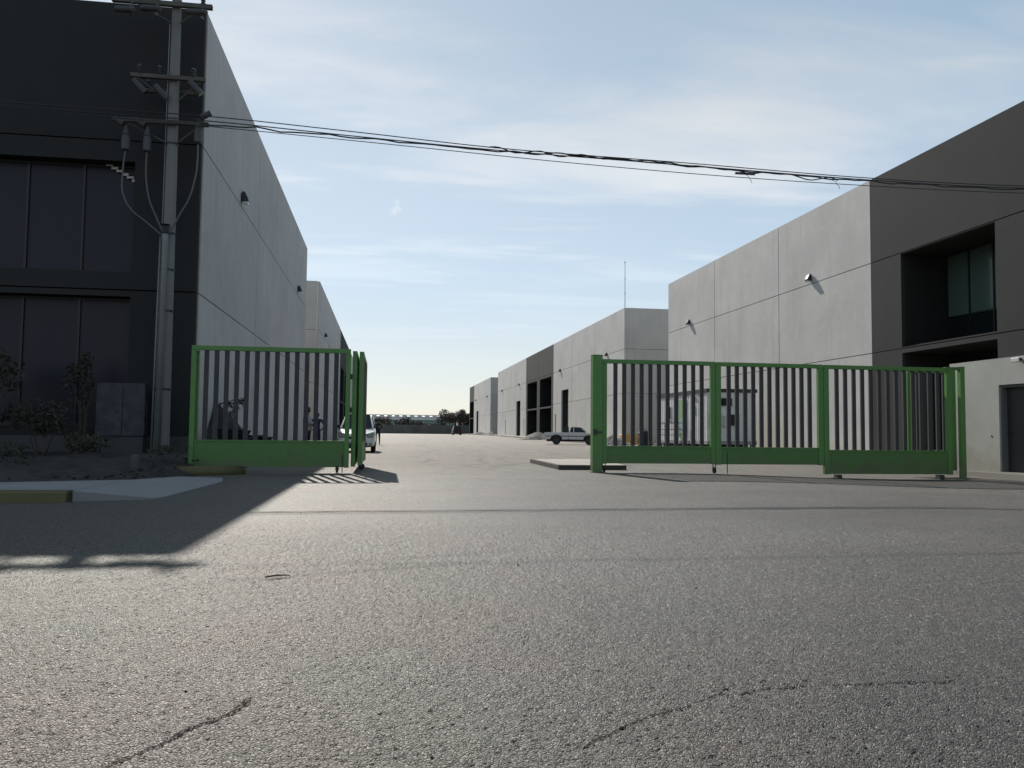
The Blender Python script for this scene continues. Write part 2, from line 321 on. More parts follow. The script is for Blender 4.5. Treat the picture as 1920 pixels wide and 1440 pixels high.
# ------------------------------------------------------------------ mesh helpers
class MB:
    def __init__(s): s.v = []; s.f = []; s.mi = []
    def add(s, vs_, fs, mi=0):
        o = len(s.v); s.v += [tuple(v) for v in vs_]; s.f += [tuple(i + o for i in f) for f in fs]; s.mi += [mi] * len(fs)
    def box(s, x0, x1, y0, y1, z0, z1, mi=0, M_=None):
        vs_ = [(x, y, z) for x in (x0, x1) for y in (y0, y1) for z in (z0, z1)]
        if M_ is not None: vs_ = [M_ @ Vector(v) for v in vs_]
        s.add(vs_, [(0, 1, 3, 2), (4, 6, 7, 5), (0, 4, 5, 1), (2, 3, 7, 6), (0, 2, 6, 4), (1, 5, 7, 3)], mi)
        return s
    def tube(s, pts, r, seg=8, cap=True, mi=0):
        pts = [Vector(p) for p in pts]; n = len(pts); rings = []
        rr = r if isinstance(r, (list, tuple)) else [r] * n
        prev = None
        for i, p in enumerate(pts):
            t = (pts[min(i + 1, n - 1)] - pts[max(i - 1, 0)]).normalized()
            a = Vector((0, 0, 1)) if abs(t.z) < 0.9 else Vector((1, 0, 0))
            u = t.cross(a).normalized() if prev is None else (prev - t * prev.dot(t)).normalized()
            prev = u; v = t.cross(u)
            rings.append([p + (u * math.cos(2 * math.pi * k / seg) + v * math.sin(2 * math.pi * k / seg)) * rr[i] for k in range(seg)])
        vs_ = [q for rg in rings for q in rg]; fs = []
        for i in range(n - 1):
            for k in range(seg):
                a, b = i * seg + k, i * seg + (k + 1) % seg
                fs.append((a, b, b + seg, a + seg))
        if cap: fs.append(tuple(range(seg))[::-1]); fs.append(tuple(range((n - 1) * seg, n * seg)))
        s.add(vs_, fs, mi); return s
    def cyl(s, a, b, r, seg=12, r2=None, mi=0): return s.tube([a, b], [r, r if r2 is None else r2], seg, True, mi)
    def lathe(s, prof, seg=16, at=(0, 0, 0), mi=0):
        vs_ = []; fs = []; n = len(prof)
        for (r_, z) in prof:
            for k in range(seg):
                a = 2 * math.pi * k / seg; vs_.append((at[0] + r_ * math.cos(a), at[1] + r_ * math.sin(a), at[2] + z))
        for i in range(n - 1):
            for k in range(seg):
                a, b = i * seg + k, i * seg + (k + 1) % seg; fs.append((a, b, b + seg, a + seg))
        fs.append(tuple(range(seg))[::-1]); fs.append(tuple(range((n - 1) * seg, n * seg)))
        s.add(vs_, fs, mi); return s
    def prism(s, poly, a0, a1, axis='x', mi=0):
        n = len(poly)
        def P(p, a): return (a, p[0], p[1]) if axis == 'x' else ((p[0], a, p[1]) if axis == 'y' else (p[0], p[1], a))
        vs_ = [P(p, a0) for p in poly] + [P(p, a1) for p in poly]
        fs = [tuple(range(n))[::-1], tuple(range(n, 2 * n))] + [(i, (i + 1) % n, (i + 1) % n + n, i + n) for i in range(n)]
        s.add(vs_, fs, mi); return s
    def build(s, name, m_, parent=None, smooth=False, bevel=0.0, local=False, subsurf=0):
        """vertices are world coordinates unless local; the object sits at its parent's origin"""
        off = Vector((0, 0, 0))
        if parent is not None and not local: off = world_loc(parent)
        me = bpy.data.meshes.new(name)
        me.from_pydata([tuple(Vector(v) - off) for v in s.v], [], s.f)
        for mm in (m_ if isinstance(m_, (list, tuple)) else [m_]): me.materials.append(mm)
        for i, p in enumerate(me.polygons): p.material_index = s.mi[i]
        bm = bmesh.new(); bm.from_mesh(me); bmesh.ops.recalc_face_normals(bm, faces=bm.faces)
        if bevel > 0:
            bmesh.ops.bevel(bm, geom=list(bm.edges), offset=bevel, segments=1, affect='EDGES', clamp_overlap=True)
        bm.to_mesh(me); bm.free()
        if smooth:
            for p in me.polygons: p.use_smooth = True
        o = bpy.data.objects.new(name, me); col.objects.link(o)
        if parent is not None: o.parent = parent
        if subsurf:
            md = o.modifiers.new('sub', 'SUBSURF'); md.levels = subsurf; md.render_levels = subsurf
        return o
def world_loc(o):
    v = Vector((0, 0, 0))
    while o is not None: v += Vector(o.location); o = o.parent
    return v
def tag(o, label=None, cat=None, group=None, kind=None):
    if label: o['label'] = label
    if cat: o['category'] = cat
    if group: o['group'] = group
    if kind: o['kind'] = kind
    return o
def thing(name, label, cat, loc=(0, 0, 0), rz=0.0, group=None):
    o = bpy.data.objects.new(name, None); o.empty_display_size = 0.2; col.objects.link(o)
    o.location = loc; o.rotation_euler = (0, 0, rz)
    return tag(o, label, cat, group)
def copy_tree(o, parent=None):
    c = o.copy(); col.objects.link(c); c.parent = parent
    for ch in list(o.children): copy_tree(ch, c)
    return c
def setcopy(o, loc, label, rz=None):
    c = copy_tree(o); c.location = loc; c['label'] = label
    if rz is not None: c.rotation_euler = (0, 0, rz)
    return c

# ------------------------------------------------------------------ ground
def sstep(a, b, x):
    t = max(0, min(1, (x - a) / (b - a))); return t * t * (3 - 2 * t)
def gz(x, y):
    return 0.33 * sstep(70, 150, y) - 0.15 * sstep(6.5, 13.5, x) * (1 - sstep(24, 40, y))
def sheet(name, xs, ys, zf, m_, hole=None):
    b = MB(); vs_ = [(x, y, zf(x, y)) for y in ys for x in xs]; nx = len(xs)
    fs = [(j * nx + i, j * nx + i + 1, (j + 1) * nx + i + 1, (j + 1) * nx + i) for j in range(len(ys) - 1) for i in range(nx - 1)]
    b.add(vs_, fs); return tag(b.build(name, m_, smooth=True), kind='structure')
def frange(a, b, n): return [a + (b - a) * i / n for i in range(n + 1)]
sheet('terrain', [-3000, -400, -100, -60] + frange(-30, 30, 20) + [60, 120, 400, 3000], [-600, -60, -20] + frange(-10, 160, 40) + [215, 400, 1000, 5000], lambda x, y: gz(x, y) - 0.06, M['terrain'])
sheet('asphalt_road', [-45, -30, -20] + frange(-12, 20, 64) + [30, 45, 60], [-25, -10] + frange(-4, 60, 128) + frange(61, 160, 50) + [180, 205],
      lambda x, y: gz(x, y) - (.03 if (-3.9 < x < 7.9 and y < 9.4 and y > 2.2) else 0), M['asphalt'])

# near surface of the road: real relief of the stones, with the cracks as grooves
CRACKS = [([(-.80, 2.42), (-.68, 2.62), (-.58, 2.79), (-.50, 2.92), (-.45, 3.06)], .0042),
          ([(.62, 2.48), (.80, 2.66), (1.02, 2.79), (1.19, 2.89), (1.5, 2.97), (1.8, 2.97), (2.17, 2.95), (2.3, 2.98)], .0016),
          ([(1.19, 2.89), (1.30, 3.0), (1.46, 3.05)], .001)]
def crack_points(pts, seed):
    P = []
    for (a, c_) in zip(pts[:-1], pts[1:]):
        n = max(2, int((Vector(c_) - Vector(a)).length / 0.012))
        for q in range(n): P.append(Vector(a).lerp(Vector(c_), q / n))
    P.append(Vector(pts[-1])); Q = []
    for q, p in enumerate(P):
        t_ = (P[min(q + 1, len(P) - 1)] - P[max(q - 1, 0)]).normalized(); nrm = Vector((-t_.y, t_.x))
        Q.append(p + nrm * (.010 * noise.noise(Vector((p.x * 45, p.y * 45, seed))) + .022 * noise.noise(Vector((p.x * 7, p.y * 7, seed + 9)))))
    return Q
def near_surface():
    rng = np.random.default_rng(4)
    xs = np.arange(-4.0, 8.0, .0105); ys = [2.05]
    while ys[-1] < 9.9: ys.append(ys[-1] + max(.008, .0034 * ys[-1]))
    ys = np.array(ys); nx, ny = len(xs), len(ys)
    X, Y = np.meshgrid(xs, ys); X = X + rng.uniform(-.004, .004, X.shape); Y = Y + rng.uniform(-.003, .003, Y.shape)
    def smooth(a, n):
        for _ in range(n):
            a = (np.roll(a, 1, 0) + np.roll(a, -1, 0) + np.roll(a, 1, 1) + np.roll(a, -1, 1) + 2 * a) / 6
        return a / a.std()
    Z = .0044 + .0019 * rng.standard_normal(X.shape).clip(-1.8, 1.8) + .0012 * smooth(rng.standard_normal(X.shape), 3) + .0008 * smooth(rng.standard_normal(X.shape), 30)
    pit = smooth(rng.standard_normal(X.shape), 1); Z -= .0035 * (pit > 1.95)
    for q, (pts, wd) in enumerate(CRACKS):
        P = crack_points(pts, q)
        x0, x1 = min(p.x for p in P) - .05, max(p.x for p in P) + .05; y0, y1 = min(p.y for p in P) - .05, max(p.y for p in P) + .05
        ix = np.where((xs > x0) & (xs < x1))[0]; iy = np.where((ys > y0) & (ys < y1))[0]
        sub = np.ix_(iy, ix); dm = np.full((len(iy), len(ix)), 9.0)
        for p in P: dm = np.minimum(dm, np.hypot(X[sub] - p.x, Y[sub] - p.y))
        Z[sub] = np.where(dm < wd + .004, Z[sub] - .016, Z[sub])
    # fade the relief into the plain sheet at the borders
    e = np.clip((X + 4) / .2, 0, 1) * np.clip((8 - X) / .2, 0, 1) * np.clip((9.9 - Y) / 2.6, 0, 1)
    Z = Z * e + .0015 * (1 - e)
    sx_ = np.clip((X - 6.5) / 7, 0, 1); Z = Z - .15 * sx_ * sx_ * (3 - 2 * sx_)
    me = bpy.data.meshes.new('asphalt_road'); me.vertices.add(nx * ny)
    co = np.stack([X, Y, Z], -1).reshape(-1, 3).astype(np.float32); me.vertices.foreach_set('co', co.ravel())
    I = (np.arange(ny - 1)[:, None] * nx + np.arange(nx - 1)[None, :]).ravel()
    fq = np.stack([I, I + 1, I + nx + 1, I + nx], -1).astype(np.int32); nf = len(fq)
    me.loops.add(nf * 4); me.loops.foreach_set('vertex_index', fq.ravel()); me.polygons.add(nf)
    me.polygons.foreach_set('loop_start', np.arange(0, nf * 4, 4, dtype=np.int32)); me.polygons.foreach_set('loop_total', np.full(nf, 4, dtype=np.int32))
    me.update(); me.validate(); me.materials.append(M['asphalt'])
    o = bpy.data.objects.new('asphalt_road', me); col.objects.link(o); return tag(o, kind='structure')
near_surface()
M['crack'] = mat('crack_ribbon', (0.018, 0.017, 0.016), 0.95, spec=0.05)  # dark ribbon colour along the floor of each crack
for q, (pts, wd) in enumerate(CRACKS):
    P = crack_points(pts, q); n = len(P); b = MB(); A_, B_ = [], []
    for u, p in enumerate(P):
        t_ = (P[min(u + 1, n - 1)] - P[max(u - 1, 0)]).normalized(); nrm = Vector((-t_.y, t_.x)); ww = (wd + .006) * (.6 + .8 * abs(noise.noise(Vector((p.x * 30, p.y * 30, 4)))))
        A_.append((p.x + nrm.x * ww, p.y + nrm.y * ww, -.003)); B_.append((p.x - nrm.x * ww, p.y - nrm.y * ww, -.003))
    b.add(A_ + B_, [(u, u + 1, n + u + 1, n + u) for u in range(n - 1)]); tag(b.build('road_crack', M['crack']), kind='structure')
b = MB()
for i in range(36):
    if i < 7: x, y, r_ = [(-.69, 3.18, .008), (.86, 3.26, .012), (1.91, 4.9, .012), (.2, 4.3, .008), (1.45, 2.75, .008), (-.55, 6.2, .012), (1.0, 7.4, .012)][i]
    else: x, y, r_ = random.uniform(-3, 9), random.uniform(2.4, 18), random.uniform(.005, .013)
    a = [random.uniform(.6, 1.2) for _ in range(6)]; z = gz(x, y) + 0.004
    b.add([(x - r_ * a[0], y, z), (x, y - r_ * a[1], z), (x + r_ * a[2], y, z), (x, y + r_ * a[3], z), (x, y, z + r_ * a[4])], [(0, 1, 4), (1, 2, 4), (2, 3, 4), (3, 0, 4), (3, 2, 1, 0)])
tag(b.build('loose_pebbles', mat('pebble', (0.05, 0.048, 0.045), 0.9)), 'small dark pebbles scattered over the asphalt', 'pebbles', kind='stuff')
b = MB(); b.tube([(-.73, 5.47, .018), (-.66, 5.505, .024), (-.585, 5.54, .016)], [.005, .006, .003], 6)
tag(b.build('twig', M['bark']), 'small dark twig lying on the bright asphalt at the left', 'twig')

# ------------------------------------------------------------------ precast walls
def cut_panel(name, parent, face, u0, u1, z0, z1, thick, m_, openings=(), gap=0.0):
    """a slab in the plane of a facade; face = ('x', X, inward sign) or ('y', Y, inward sign)"""
    ax, at_, s_ = face
    us = sorted({u0, u1, *[max(u0, min(u1, o[k])) for o in openings for k in (0, 1)]})
    zs = sorted({z0, z1, *[max(z0, min(z1, o[k])) for o in openings for k in (2, 3)]})
    def P(u, z, dd): return (at_ + s_ * dd, u, z) if ax == 'x' else (u, at_ + s_ * dd, z)
    bm = bmesh.new(); vt = {}
    def V(i, j):
        if (i, j) not in vt: vt[(i, j)] = bm.verts.new(P(us[i], zs[j], 0.0))
        return vt[(i, j)]
    for i in range(len(us) - 1):
        for j in range(len(zs) - 1):
            uc, zc = (us[i] + us[i + 1]) / 2, (zs[j] + zs[j + 1]) / 2
            if any(o[0] < uc < o[1] and o[2] < zc < o[3] for o in openings): continue
            bm.faces.new((V(i, j), V(i + 1, j), V(i + 1, j + 1), V(i, j + 1)))
    if not bm.faces: bm.free(); return None
    ret = bmesh.ops.extrude_face_region(bm, geom=list(bm.faces))
    dv_ = Vector(P(0, 0, thick)) - Vector(P(0, 0, 0))
    for v in ret['geom']:
        if isinstance(v, bmesh.types.BMVert): v.co += dv_
    bmesh.ops.recalc_face_normals(bm, faces=bm.faces)
    off = world_loc(parent)
    for v in bm.verts: v.co -= off
    me = bpy.data.meshes.new(name); bm.to_mesh(me); bm.free(); me.materials.append(m_)
    o = bpy.data.objects.new(name, me); col.objects.link(o); o.parent = parent
    return o
def fbox(b, face, u0, u1, z0, z1, d0, d1, mi=0):
    ax, at_, s_ = face; a0, a1 = sorted((at_ + s_ * d0, at_ + s_ * d1))
    if ax == 'x': b.box(a0, a1, u0, u1, z0, z1, mi)
    else: b.box(u0, u1, a0, a1, z0, z1, mi)
ROWS = [4.45, 8.32, 11.95]
G = 0.034
GV = 0.06
def facade(parent, face, cols, zbase, openings_all, mats, thick=0.16):
    """cols: list of (u0, u1, matkey); every panel its own part"""
    zz = [zbase] + ROWS
    for (u0, u1, mk) in cols:
        for r_ in range(3):
            z0, z1 = zz[r_], zz[r_ + 1]
            ops = [o for o in openings_all if o[0] < u1 and o[1] > u0 and o[2] < z1 and o[3] > z0]
            cut_panel('wall_panel', parent, face, u0 + GV / 2, u1 - GV / 2, z0 + (G if r_ else 0), z1, thick, mats[mk], [(o[0], o[1], o[2], o[3]) for o in ops])
def window(parent, face, u0, u1, z0, z1, glass, nm=3, depth=0.75, jamb=None, transoms=()):
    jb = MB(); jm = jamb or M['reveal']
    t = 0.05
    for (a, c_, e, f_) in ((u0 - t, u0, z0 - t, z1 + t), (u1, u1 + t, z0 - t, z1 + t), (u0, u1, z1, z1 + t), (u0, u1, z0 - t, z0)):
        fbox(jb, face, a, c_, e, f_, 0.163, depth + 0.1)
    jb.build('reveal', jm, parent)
    wf = MB(); fr = 0.06
    fbox(wf, face, u0, u1, z0, z0 + fr, depth - 0.05, depth + 0.04); fbox(wf, face, u0, u1, z1 - fr, z1, depth - 0.05, depth + 0.04)
    us = frange(u0, u1, nm)
    for i, u in enumerate(us):
        a = u - fr / 2 if 0 < i < nm else (u if i == 0 else u - fr)
        fbox(wf, face, a, a + fr, z0 + fr, z1 - fr, depth - 0.05, depth + 0.04)
    for tz in transoms:
        for i in range(nm): fbox(wf, face, us[i] + fr, us[i + 1] - fr, tz - .03, tz + .03, depth - .045, depth + .035)
    f = wf.build('window', M['frame'], parent)
    zs_ = [z0 + fr] + list(transoms) + [z1 - fr]
    for i in range(nm):
        for j in range(len(zs_) - 1):
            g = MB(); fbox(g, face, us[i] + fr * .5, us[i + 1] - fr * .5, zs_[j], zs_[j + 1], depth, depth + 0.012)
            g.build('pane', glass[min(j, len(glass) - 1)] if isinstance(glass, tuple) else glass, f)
    return f
def roller(parent, face, u0, u1, z0, z1, depth=0.4, side_hi=True):
    jb = MB(); t = 0.05
    for (a, c_, e, f_) in ((u0 - t, u0, z0, z1 + t), (u1, u1 + t, z0, z1 + t), (u0, u1, z1, z1 + t)): fbox(jb, face, a, c_, e, f_, 0.163, depth + 0.1)
    jb.build('door_reveal', M['wall_dark'], parent)
    rl = MB(); n = int((z1 - z0) / 0.16)
    for i in range(n):
        za = z0 + (z1 - z0) * i / n; zb = z0 + (z1 - z0) * (i + 1) / n
        fbox(rl, face, u0, u1, za, zb - 0.03, depth, depth + .05); fbox(rl, face, u0, u1, zb - 0.03, zb, depth + .02, depth + .05)
    rl.build('roller_door', M['white'], parent)
def slot(parent, face, u0, u1, z0, z1, m_=None, depth=0.14, name='side_window'):
    b = MB(); fbox(b, face, u0, u1, z0, z1, depth, depth + .05); b.build(name, m_ or M['glass'], parent)

def lamp_proto(name, label, loc, rz=0):
    """wall flood lamp: back box on the wall, hood sticking out, lens underneath; local +X points away from the wall"""
    t = thing(name, label, 'wall lamp', loc, rz, 'flood lamps on the warehouse walls')
    b = MB(); b.box(0.0, .028, -.10, .10, -.12, .14); b.cyl((.02, 0, .06), (.06, 0, .08), .03, 8); b.build('bracket', M['dark_metal'], t, local=True)
    b = MB(); b.prism([(.04, .20), (.13, .18), (.24, -.06), (.23, -.14), (.05, -.14), (.03, .05)], -.14, .14, 'y'); b.build('lamp_housing', M['dark_metal'], t, local=True, bevel=.01)
    b = MB(); b.prism([(.055, -.143), (.225, -.143), (.215, -.19), (.07, -.19)], -.12, .12, 'y'); b.build('lens', M['lamp_lens'], t, local=True)
    return t

def mass(parent, x0, x1, y0, y1, zt=11.55, zb=-0.4):
    b = MB(); b.box(x0, x1, y0, y1, zb, zt); return b.build('building_core', M['core'], parent)

# ---- right building 1 (nearest on the right)
XR = 20.45
t = thing('warehouse', 'nearest warehouse on the right, light panels ending in a charcoal part with a deep window', 'warehouse', (24, 40, 0), 0, 'grey concrete warehouses along the yard')
mass(t, XR + 2.4, XR + 30, 6.8, 57.8)
fR = ('x', XR, 1)
opR = [(25.03, 30.25, 4.52, 8.30), (25.03, 30.25, .45, 4.28), (16.6, 21.8, 4.52, 8.30), (16.6, 21.8, .45, 4.28)]
facade(t, fR, [(6.7, 14.8, 'd'), (14.8, 23.3, 'd'), (23.3, 32.3, 'd'), (32.3, 40.7, 'l'), (40.7, 49.3, 'l'), (49.3, 57.93, 'l')], -.3, opR, {'d': M['wall_dark'], 'l': M['wall_light']})
for (a, c_) in ((25.03, 30.25), (16.6, 21.8)):
    window(t, fR, a, c_, 4.57, 8.30, (M['glass'], M['glass_green']), 4, 2.05, transoms=(5.75,))  # transom added where the reflection darkens; lower panes carry the dark part
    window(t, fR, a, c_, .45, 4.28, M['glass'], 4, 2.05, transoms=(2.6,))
fE = ('y', 57.93, -1)
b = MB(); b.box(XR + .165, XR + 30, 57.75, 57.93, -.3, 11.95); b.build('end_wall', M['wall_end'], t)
b = MB(); b.box(XR + .165, XR + 30, 6.7, 6.9, -.3, 11.95); b.build('end_wall', M['wall_dark'], t)

# ---- right building 2
X2 = 20.58
t = thing('warehouse', 'second right warehouse, behind the pickup with roller doors', 'warehouse', (24, 110, 0), 0, 'grey concrete warehouses along the yard')
mass(t, X2 + 2.4, X2 + 30, 70.9, 151.4)
f2 = ('x', X2, 1)
op2 = [(101.6, 109.5, 4.30, 8.05), (111.5, 119.3, 4.30, 8.05), (101.6, 109.5, .5, 4.10), (111.5, 119.3, .5, 4.10), (91.8, 95.7, .2, 5.95), (98.64, 99.3, .7, 3.2), (125.5, 129.5, .2, 5.85), (121.8, 122.3, .7, 3.15),
       (141.0, 141.6, .7, 3.1)]
facade(t, f2, [(69.62, 79.9, 'l'), (79.9, 90.3, 'l'), (90.3, 100.4, 'l'), (100.4, 110.45, 'd'), (110.45, 120.4, 'd'), (120.4, 130.6, 'l'), (130.6, 140.9, 'l'), (140.9, 151.3, 'l')], -.3, op2, {'d': M['wall_dark'], 'l': M['wall_light']})
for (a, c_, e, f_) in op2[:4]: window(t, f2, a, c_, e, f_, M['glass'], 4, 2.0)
for i in (4, 6): roller(t, f2, *op2[i], depth=.8)
slot(t, f2, *op2[5]); slot(t, f2, *op2[7]); slot(t, f2, *op2[8])
b = MB(); fbox(b, f2, 125.5, 126.6, .2, 3.05, .55, .62); b.build('personnel_door', M['frame'], t)
fe = ('y', 69.62, 1)
for (a, c_) in ((X2 + .162, 31.0), (31.0, 41.5), (41.5, 51)):
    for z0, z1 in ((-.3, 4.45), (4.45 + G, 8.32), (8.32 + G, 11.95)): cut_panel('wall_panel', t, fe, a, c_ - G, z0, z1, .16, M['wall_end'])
b = MB(); b.box(X2 + .165, X2 + 30, 151.15, 151.3, -.3, 11.95); b.build('end_wall', M['wall_end'], t)

# ---- right building 3
X3 = 20.9
t = thing('warehouse', 'farthest warehouse of the right row, next to the perimeter wall', 'warehouse', (24, 185, 0.3), 0, 'grey concrete warehouses along the yard')
mass(t, X3 + 2.4, X3 + 30, 165.3, 205.7)
f3 = ('x', X3, 1)
op3 = [(196.3, 205.0, 4.3, 8.2), (196.3, 205.0, .55, 4.1), (186.0, 190.2, .4, 5.7), (192.8, 193.4, .9, 3.2)]
facade(t, f3, [(164.5, 174.8, 'l'), (174.8, 185.1, 'l'), (185.1, 195.4, 'l'), (195.4, 205.9, 'd')], 0, op3, {'d': M['wall_dark'], 'l': M['wall_light']})
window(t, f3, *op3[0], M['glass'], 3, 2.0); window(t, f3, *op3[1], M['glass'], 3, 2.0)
roller(t, f3, *op3[2], depth=.85); slot(t, f3, *op3[3])
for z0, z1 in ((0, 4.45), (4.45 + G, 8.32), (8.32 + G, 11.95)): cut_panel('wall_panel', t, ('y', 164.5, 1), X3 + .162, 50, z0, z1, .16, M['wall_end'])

# ---- left building 1
XL = -4.84
t = thing('warehouse', 'nearest warehouse on the left with black front and pale side wall, behind the utility pole', 'warehouse', (-15, 36, 0), 0, 'grey concrete warehouses along the yard')
mass(t, -38, XL - 1.05, 23.3, 50.7)
fL = ('x', XL, -1)
facade(t, fL, [(22.15 + .165, 31.8, 'l'), (31.8, 41.3, 'l'), (41.3, 51.0, 'l')], -.3, [], {'l': M['wall_light']})
fF = ('y', 22.15, 1)
opF = []
for a in (-6.47, -14.9, -23.3): opF += [(a - 5.4, a, 4.93, 7.80), (a - 5.4, a, 1.0, 4.30)]
facade(t, fF, [(-13.1, XL, 'f'), (-21.5, -13.1, 'f'), (-30, -21.5, 'f'), (-38, -30, 'f')], .76, opF, {'f': M['wall_front']})
for i, o_ in enumerate(opF):
    window(t, fF, *o_, M['glass_front'], 4 if i > 1 else 4, .45, jamb=M['wall_front'])
b = MB(); b.box(-38, XL + .02, 22.02, 22.30, -.3, .755); b.build('plinth', M['plinth'], t)
b = MB()
Mt = Matrix.Translation((-6.95, 22.52, 7.5))
for i in range(8):
    u = -7.42 + i * 0.13; z = 7.88 - i * 0.077
    b.box(u, u + .17, 22.50, 22.53, z - .05 + (i % 2) * .01, z + .02, 0)
b.build('window_glare_strips', M['window_glare'], t)  # pale strips imitate a bright reflection in the glass; no lamp here
b = MB(); b.box(-38, XL - .165, 50.85, 51.0, -.3, 11.95); b.build('end_wall', M['wall_end'], t)

# ---- left building 2
X4 = -4.93
t = thing('warehouse', 'second warehouse on the left with a charcoal bay, rising behind the left gate', 'warehouse', (-15, 100, 0), 0, 'grey concrete warehouses along the yard')
mass(t, -38, X4 - 2.4, 63.3, 143.6)
f4 = ('x', X4, -1)
op4 = [(93.3, 100.6, 4.3, 8.05), (102.6, 109.8, 4.3, 8.05), (93.3, 100.6, .5, 4.1), (102.6, 109.8, .5, 4.1), (82.3, 86.2, .1, 5.75), (115.5, 119.4, .2, 5.75), (88.9, 89.5, .7, 3.2)]
facade(t, f4, [(62.15, 72.0, 'l'), (72.0, 81.8, 'l'), (81.8, 91.6, 'l'), (91.6, 101.6, 'd'), (101.6, 111.4, 'd'), (111.4, 121.5, 'l'), (121.5, 131.8, 'l'), (131.8, 143.5, 'l')], -.3, op4, {'d': M['wall_dark'], 'l': M['wall_light']})
for o_ in op4[:4]: window(t, f4, *o_, M['glass'], 4, 2.0)
roller(t, f4, *op4[4], depth=.8); roller(t, f4, *op4[5], depth=.8); slot(t, f4, *op4[6])
for (a, c_) in ((-15, X4 - .162), (-26, -15), (-38, -26)):
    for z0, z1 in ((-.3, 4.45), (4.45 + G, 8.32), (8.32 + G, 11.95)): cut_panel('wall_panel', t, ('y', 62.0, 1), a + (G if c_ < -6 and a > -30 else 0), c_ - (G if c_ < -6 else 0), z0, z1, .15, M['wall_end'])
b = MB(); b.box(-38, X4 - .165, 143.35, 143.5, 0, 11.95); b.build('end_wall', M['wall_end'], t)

# ---- flood lamps
P0 = lamp_proto('wall_lamp', 'wall flood lamp on the nearest right warehouse, close to its charcoal part', (XR - .002, 37.38, 8.62), math.pi)
for (x, y, z, lb, rz) in ((XR, 53.63, 8.56, 'wall flood lamp near the far corner of the nearest right warehouse', math.pi),
    (X2, 75.37, 8.36, 'wall flood lamp above the latch post, on the second right warehouse', math.pi),
    (X2, 96.19, 8.36, 'wall flood lamp above the first roller door of the second right warehouse', math.pi),
    (X2, 126.56, 8.36, 'wall flood lamp above the farther roller door of the second right warehouse', math.pi),
    (X2, 145.39, 8.3, 'wall flood lamp near the far end of the second right warehouse', math.pi),
    (X3, 169.59, 8.3, 'tiny wall flood lamp on the near half of the farthest right warehouse', math.pi),
    (X3, 190.75, 8.3, 'tiny wall flood lamp beside the dark bay of the farthest right warehouse', math.pi),
    (XL, 28.10, 8.62, 'black wall flood lamp high on the nearest left warehouse, the closer of its two', 0),
    (XL, 46.04, 8.62, 'black wall flood lamp near the far corner of the nearest left warehouse', 0),
    (X4, 68.14, 8.62, 'small black wall flood lamp on the second left warehouse', 0)):
    setcopy(P0, (x + (-.002 if rz else .002), y, z), lb, rz)

# ---- mast
t = thing('antenna_mast', 'thin antenna mast standing on the corner of the second right warehouse', 'antenna', (X2 + .12, 69.9, 11.96))
b = MB(); b.cyl((0, 0, 0), (0, 0, 4.0), .035, 6, .022); b.build('mast', M['steel'], t, local=True)
b = MB(); b.lathe([(.02, 4.0), (.06, 4.03), (.05, 4.1), (.008, 4.13), (.005, 4.35)], 6); b.build('finial', M['dark_metal'], t, local=True)
for z in (1.3, 2.6):
    b = MB(); b.cyl((0, 0, z - .03), (0, 0, z + .03), .05, 6); b.build('collar', M['dark_metal'], t, local=True)

# ---- guardhouse
t = thing('guardhouse', 'low concrete guardhouse with a recessed dark door at the right edge', 'guardhouse', (18, 19, -.15))
fG = ('x', 16.5, 1)
cut_panel('wall', t, fG, 14.2, 22.16, -.3, 3.10, .18, M['guard'], [(18.95, 20.2, .02, 2.37)])
b = MB(); b.box(16.5 + .18, 20.3, 22.0, 22.155, -.3, 3.095); b.box(16.5 + .18, 20.3, 14.2, 14.38, -.3, 3.095); b.box(20.1, 20.3, 14.38, 22.0, -.3, 3.095); b.box(16.7, 20.1, 14.4, 21.98, 2.8, 2.95); b.build('side_wall', M['guard'], t)
b = MB(); fbox(b, fG, 18.95, 19.02, .02, 2.30, .06, .26); fbox(b, fG, 20.13, 20.2, .02, 2.30, .06, .26); fbox(b, fG, 18.95, 20.2, 2.30, 2.37, .06, .26); b.build('door_frame', mat('door_frame_grey', (.13, .13, .13), .6), t)
b = MB(); fbox(b, fG, 19.02, 20.13, .02, 2.30, .19, .24); dr = b.build('door', mat('door_charcoal', (.035, .035, .037), .5), t)
b = MB(); b.cyl((16.69, 20.04, 1.08), (16.62, 20.04, 1.08), .025, 8); b.cyl((16.63, 20.04, 1.08), (16.63, 19.93, 1.08), .012, 8); b.build('handle', M['dark_metal'], dr)
b = MB(); fbox(b, fG, 14.2, 22.2, -.3, -.02, -.05, -.002); b.build('footing', M['kerb_conc'], t)
b = MB(); b.cyl((16.503, 20.5, .98), (16.49, 20.5, .98), .025, 8); b.build('wall_hole_disc', M['black'], t)  # black disc in place of a small dark hole
t = thing('security_camera', 'small white security camera on the guardhouse wall above the door', 'camera', (16.5, 19.36, 2.97))
b = MB(); b.cyl((-.001, 0, .02), (-.08, 0, .02), .045, 10); b.build('mount', M['white'], t, local=True)
b = MB(); b.box(-.2, -.08, -.14, .14, -.04, .07); b.build('camera_body', M['white'], t, local=True, bevel=.01)
b = MB(); b.cyl((-.14, -.14, .015), (-.14, -.155, .015), .04, 10); b.build('lens', M['black'], t, local=True)

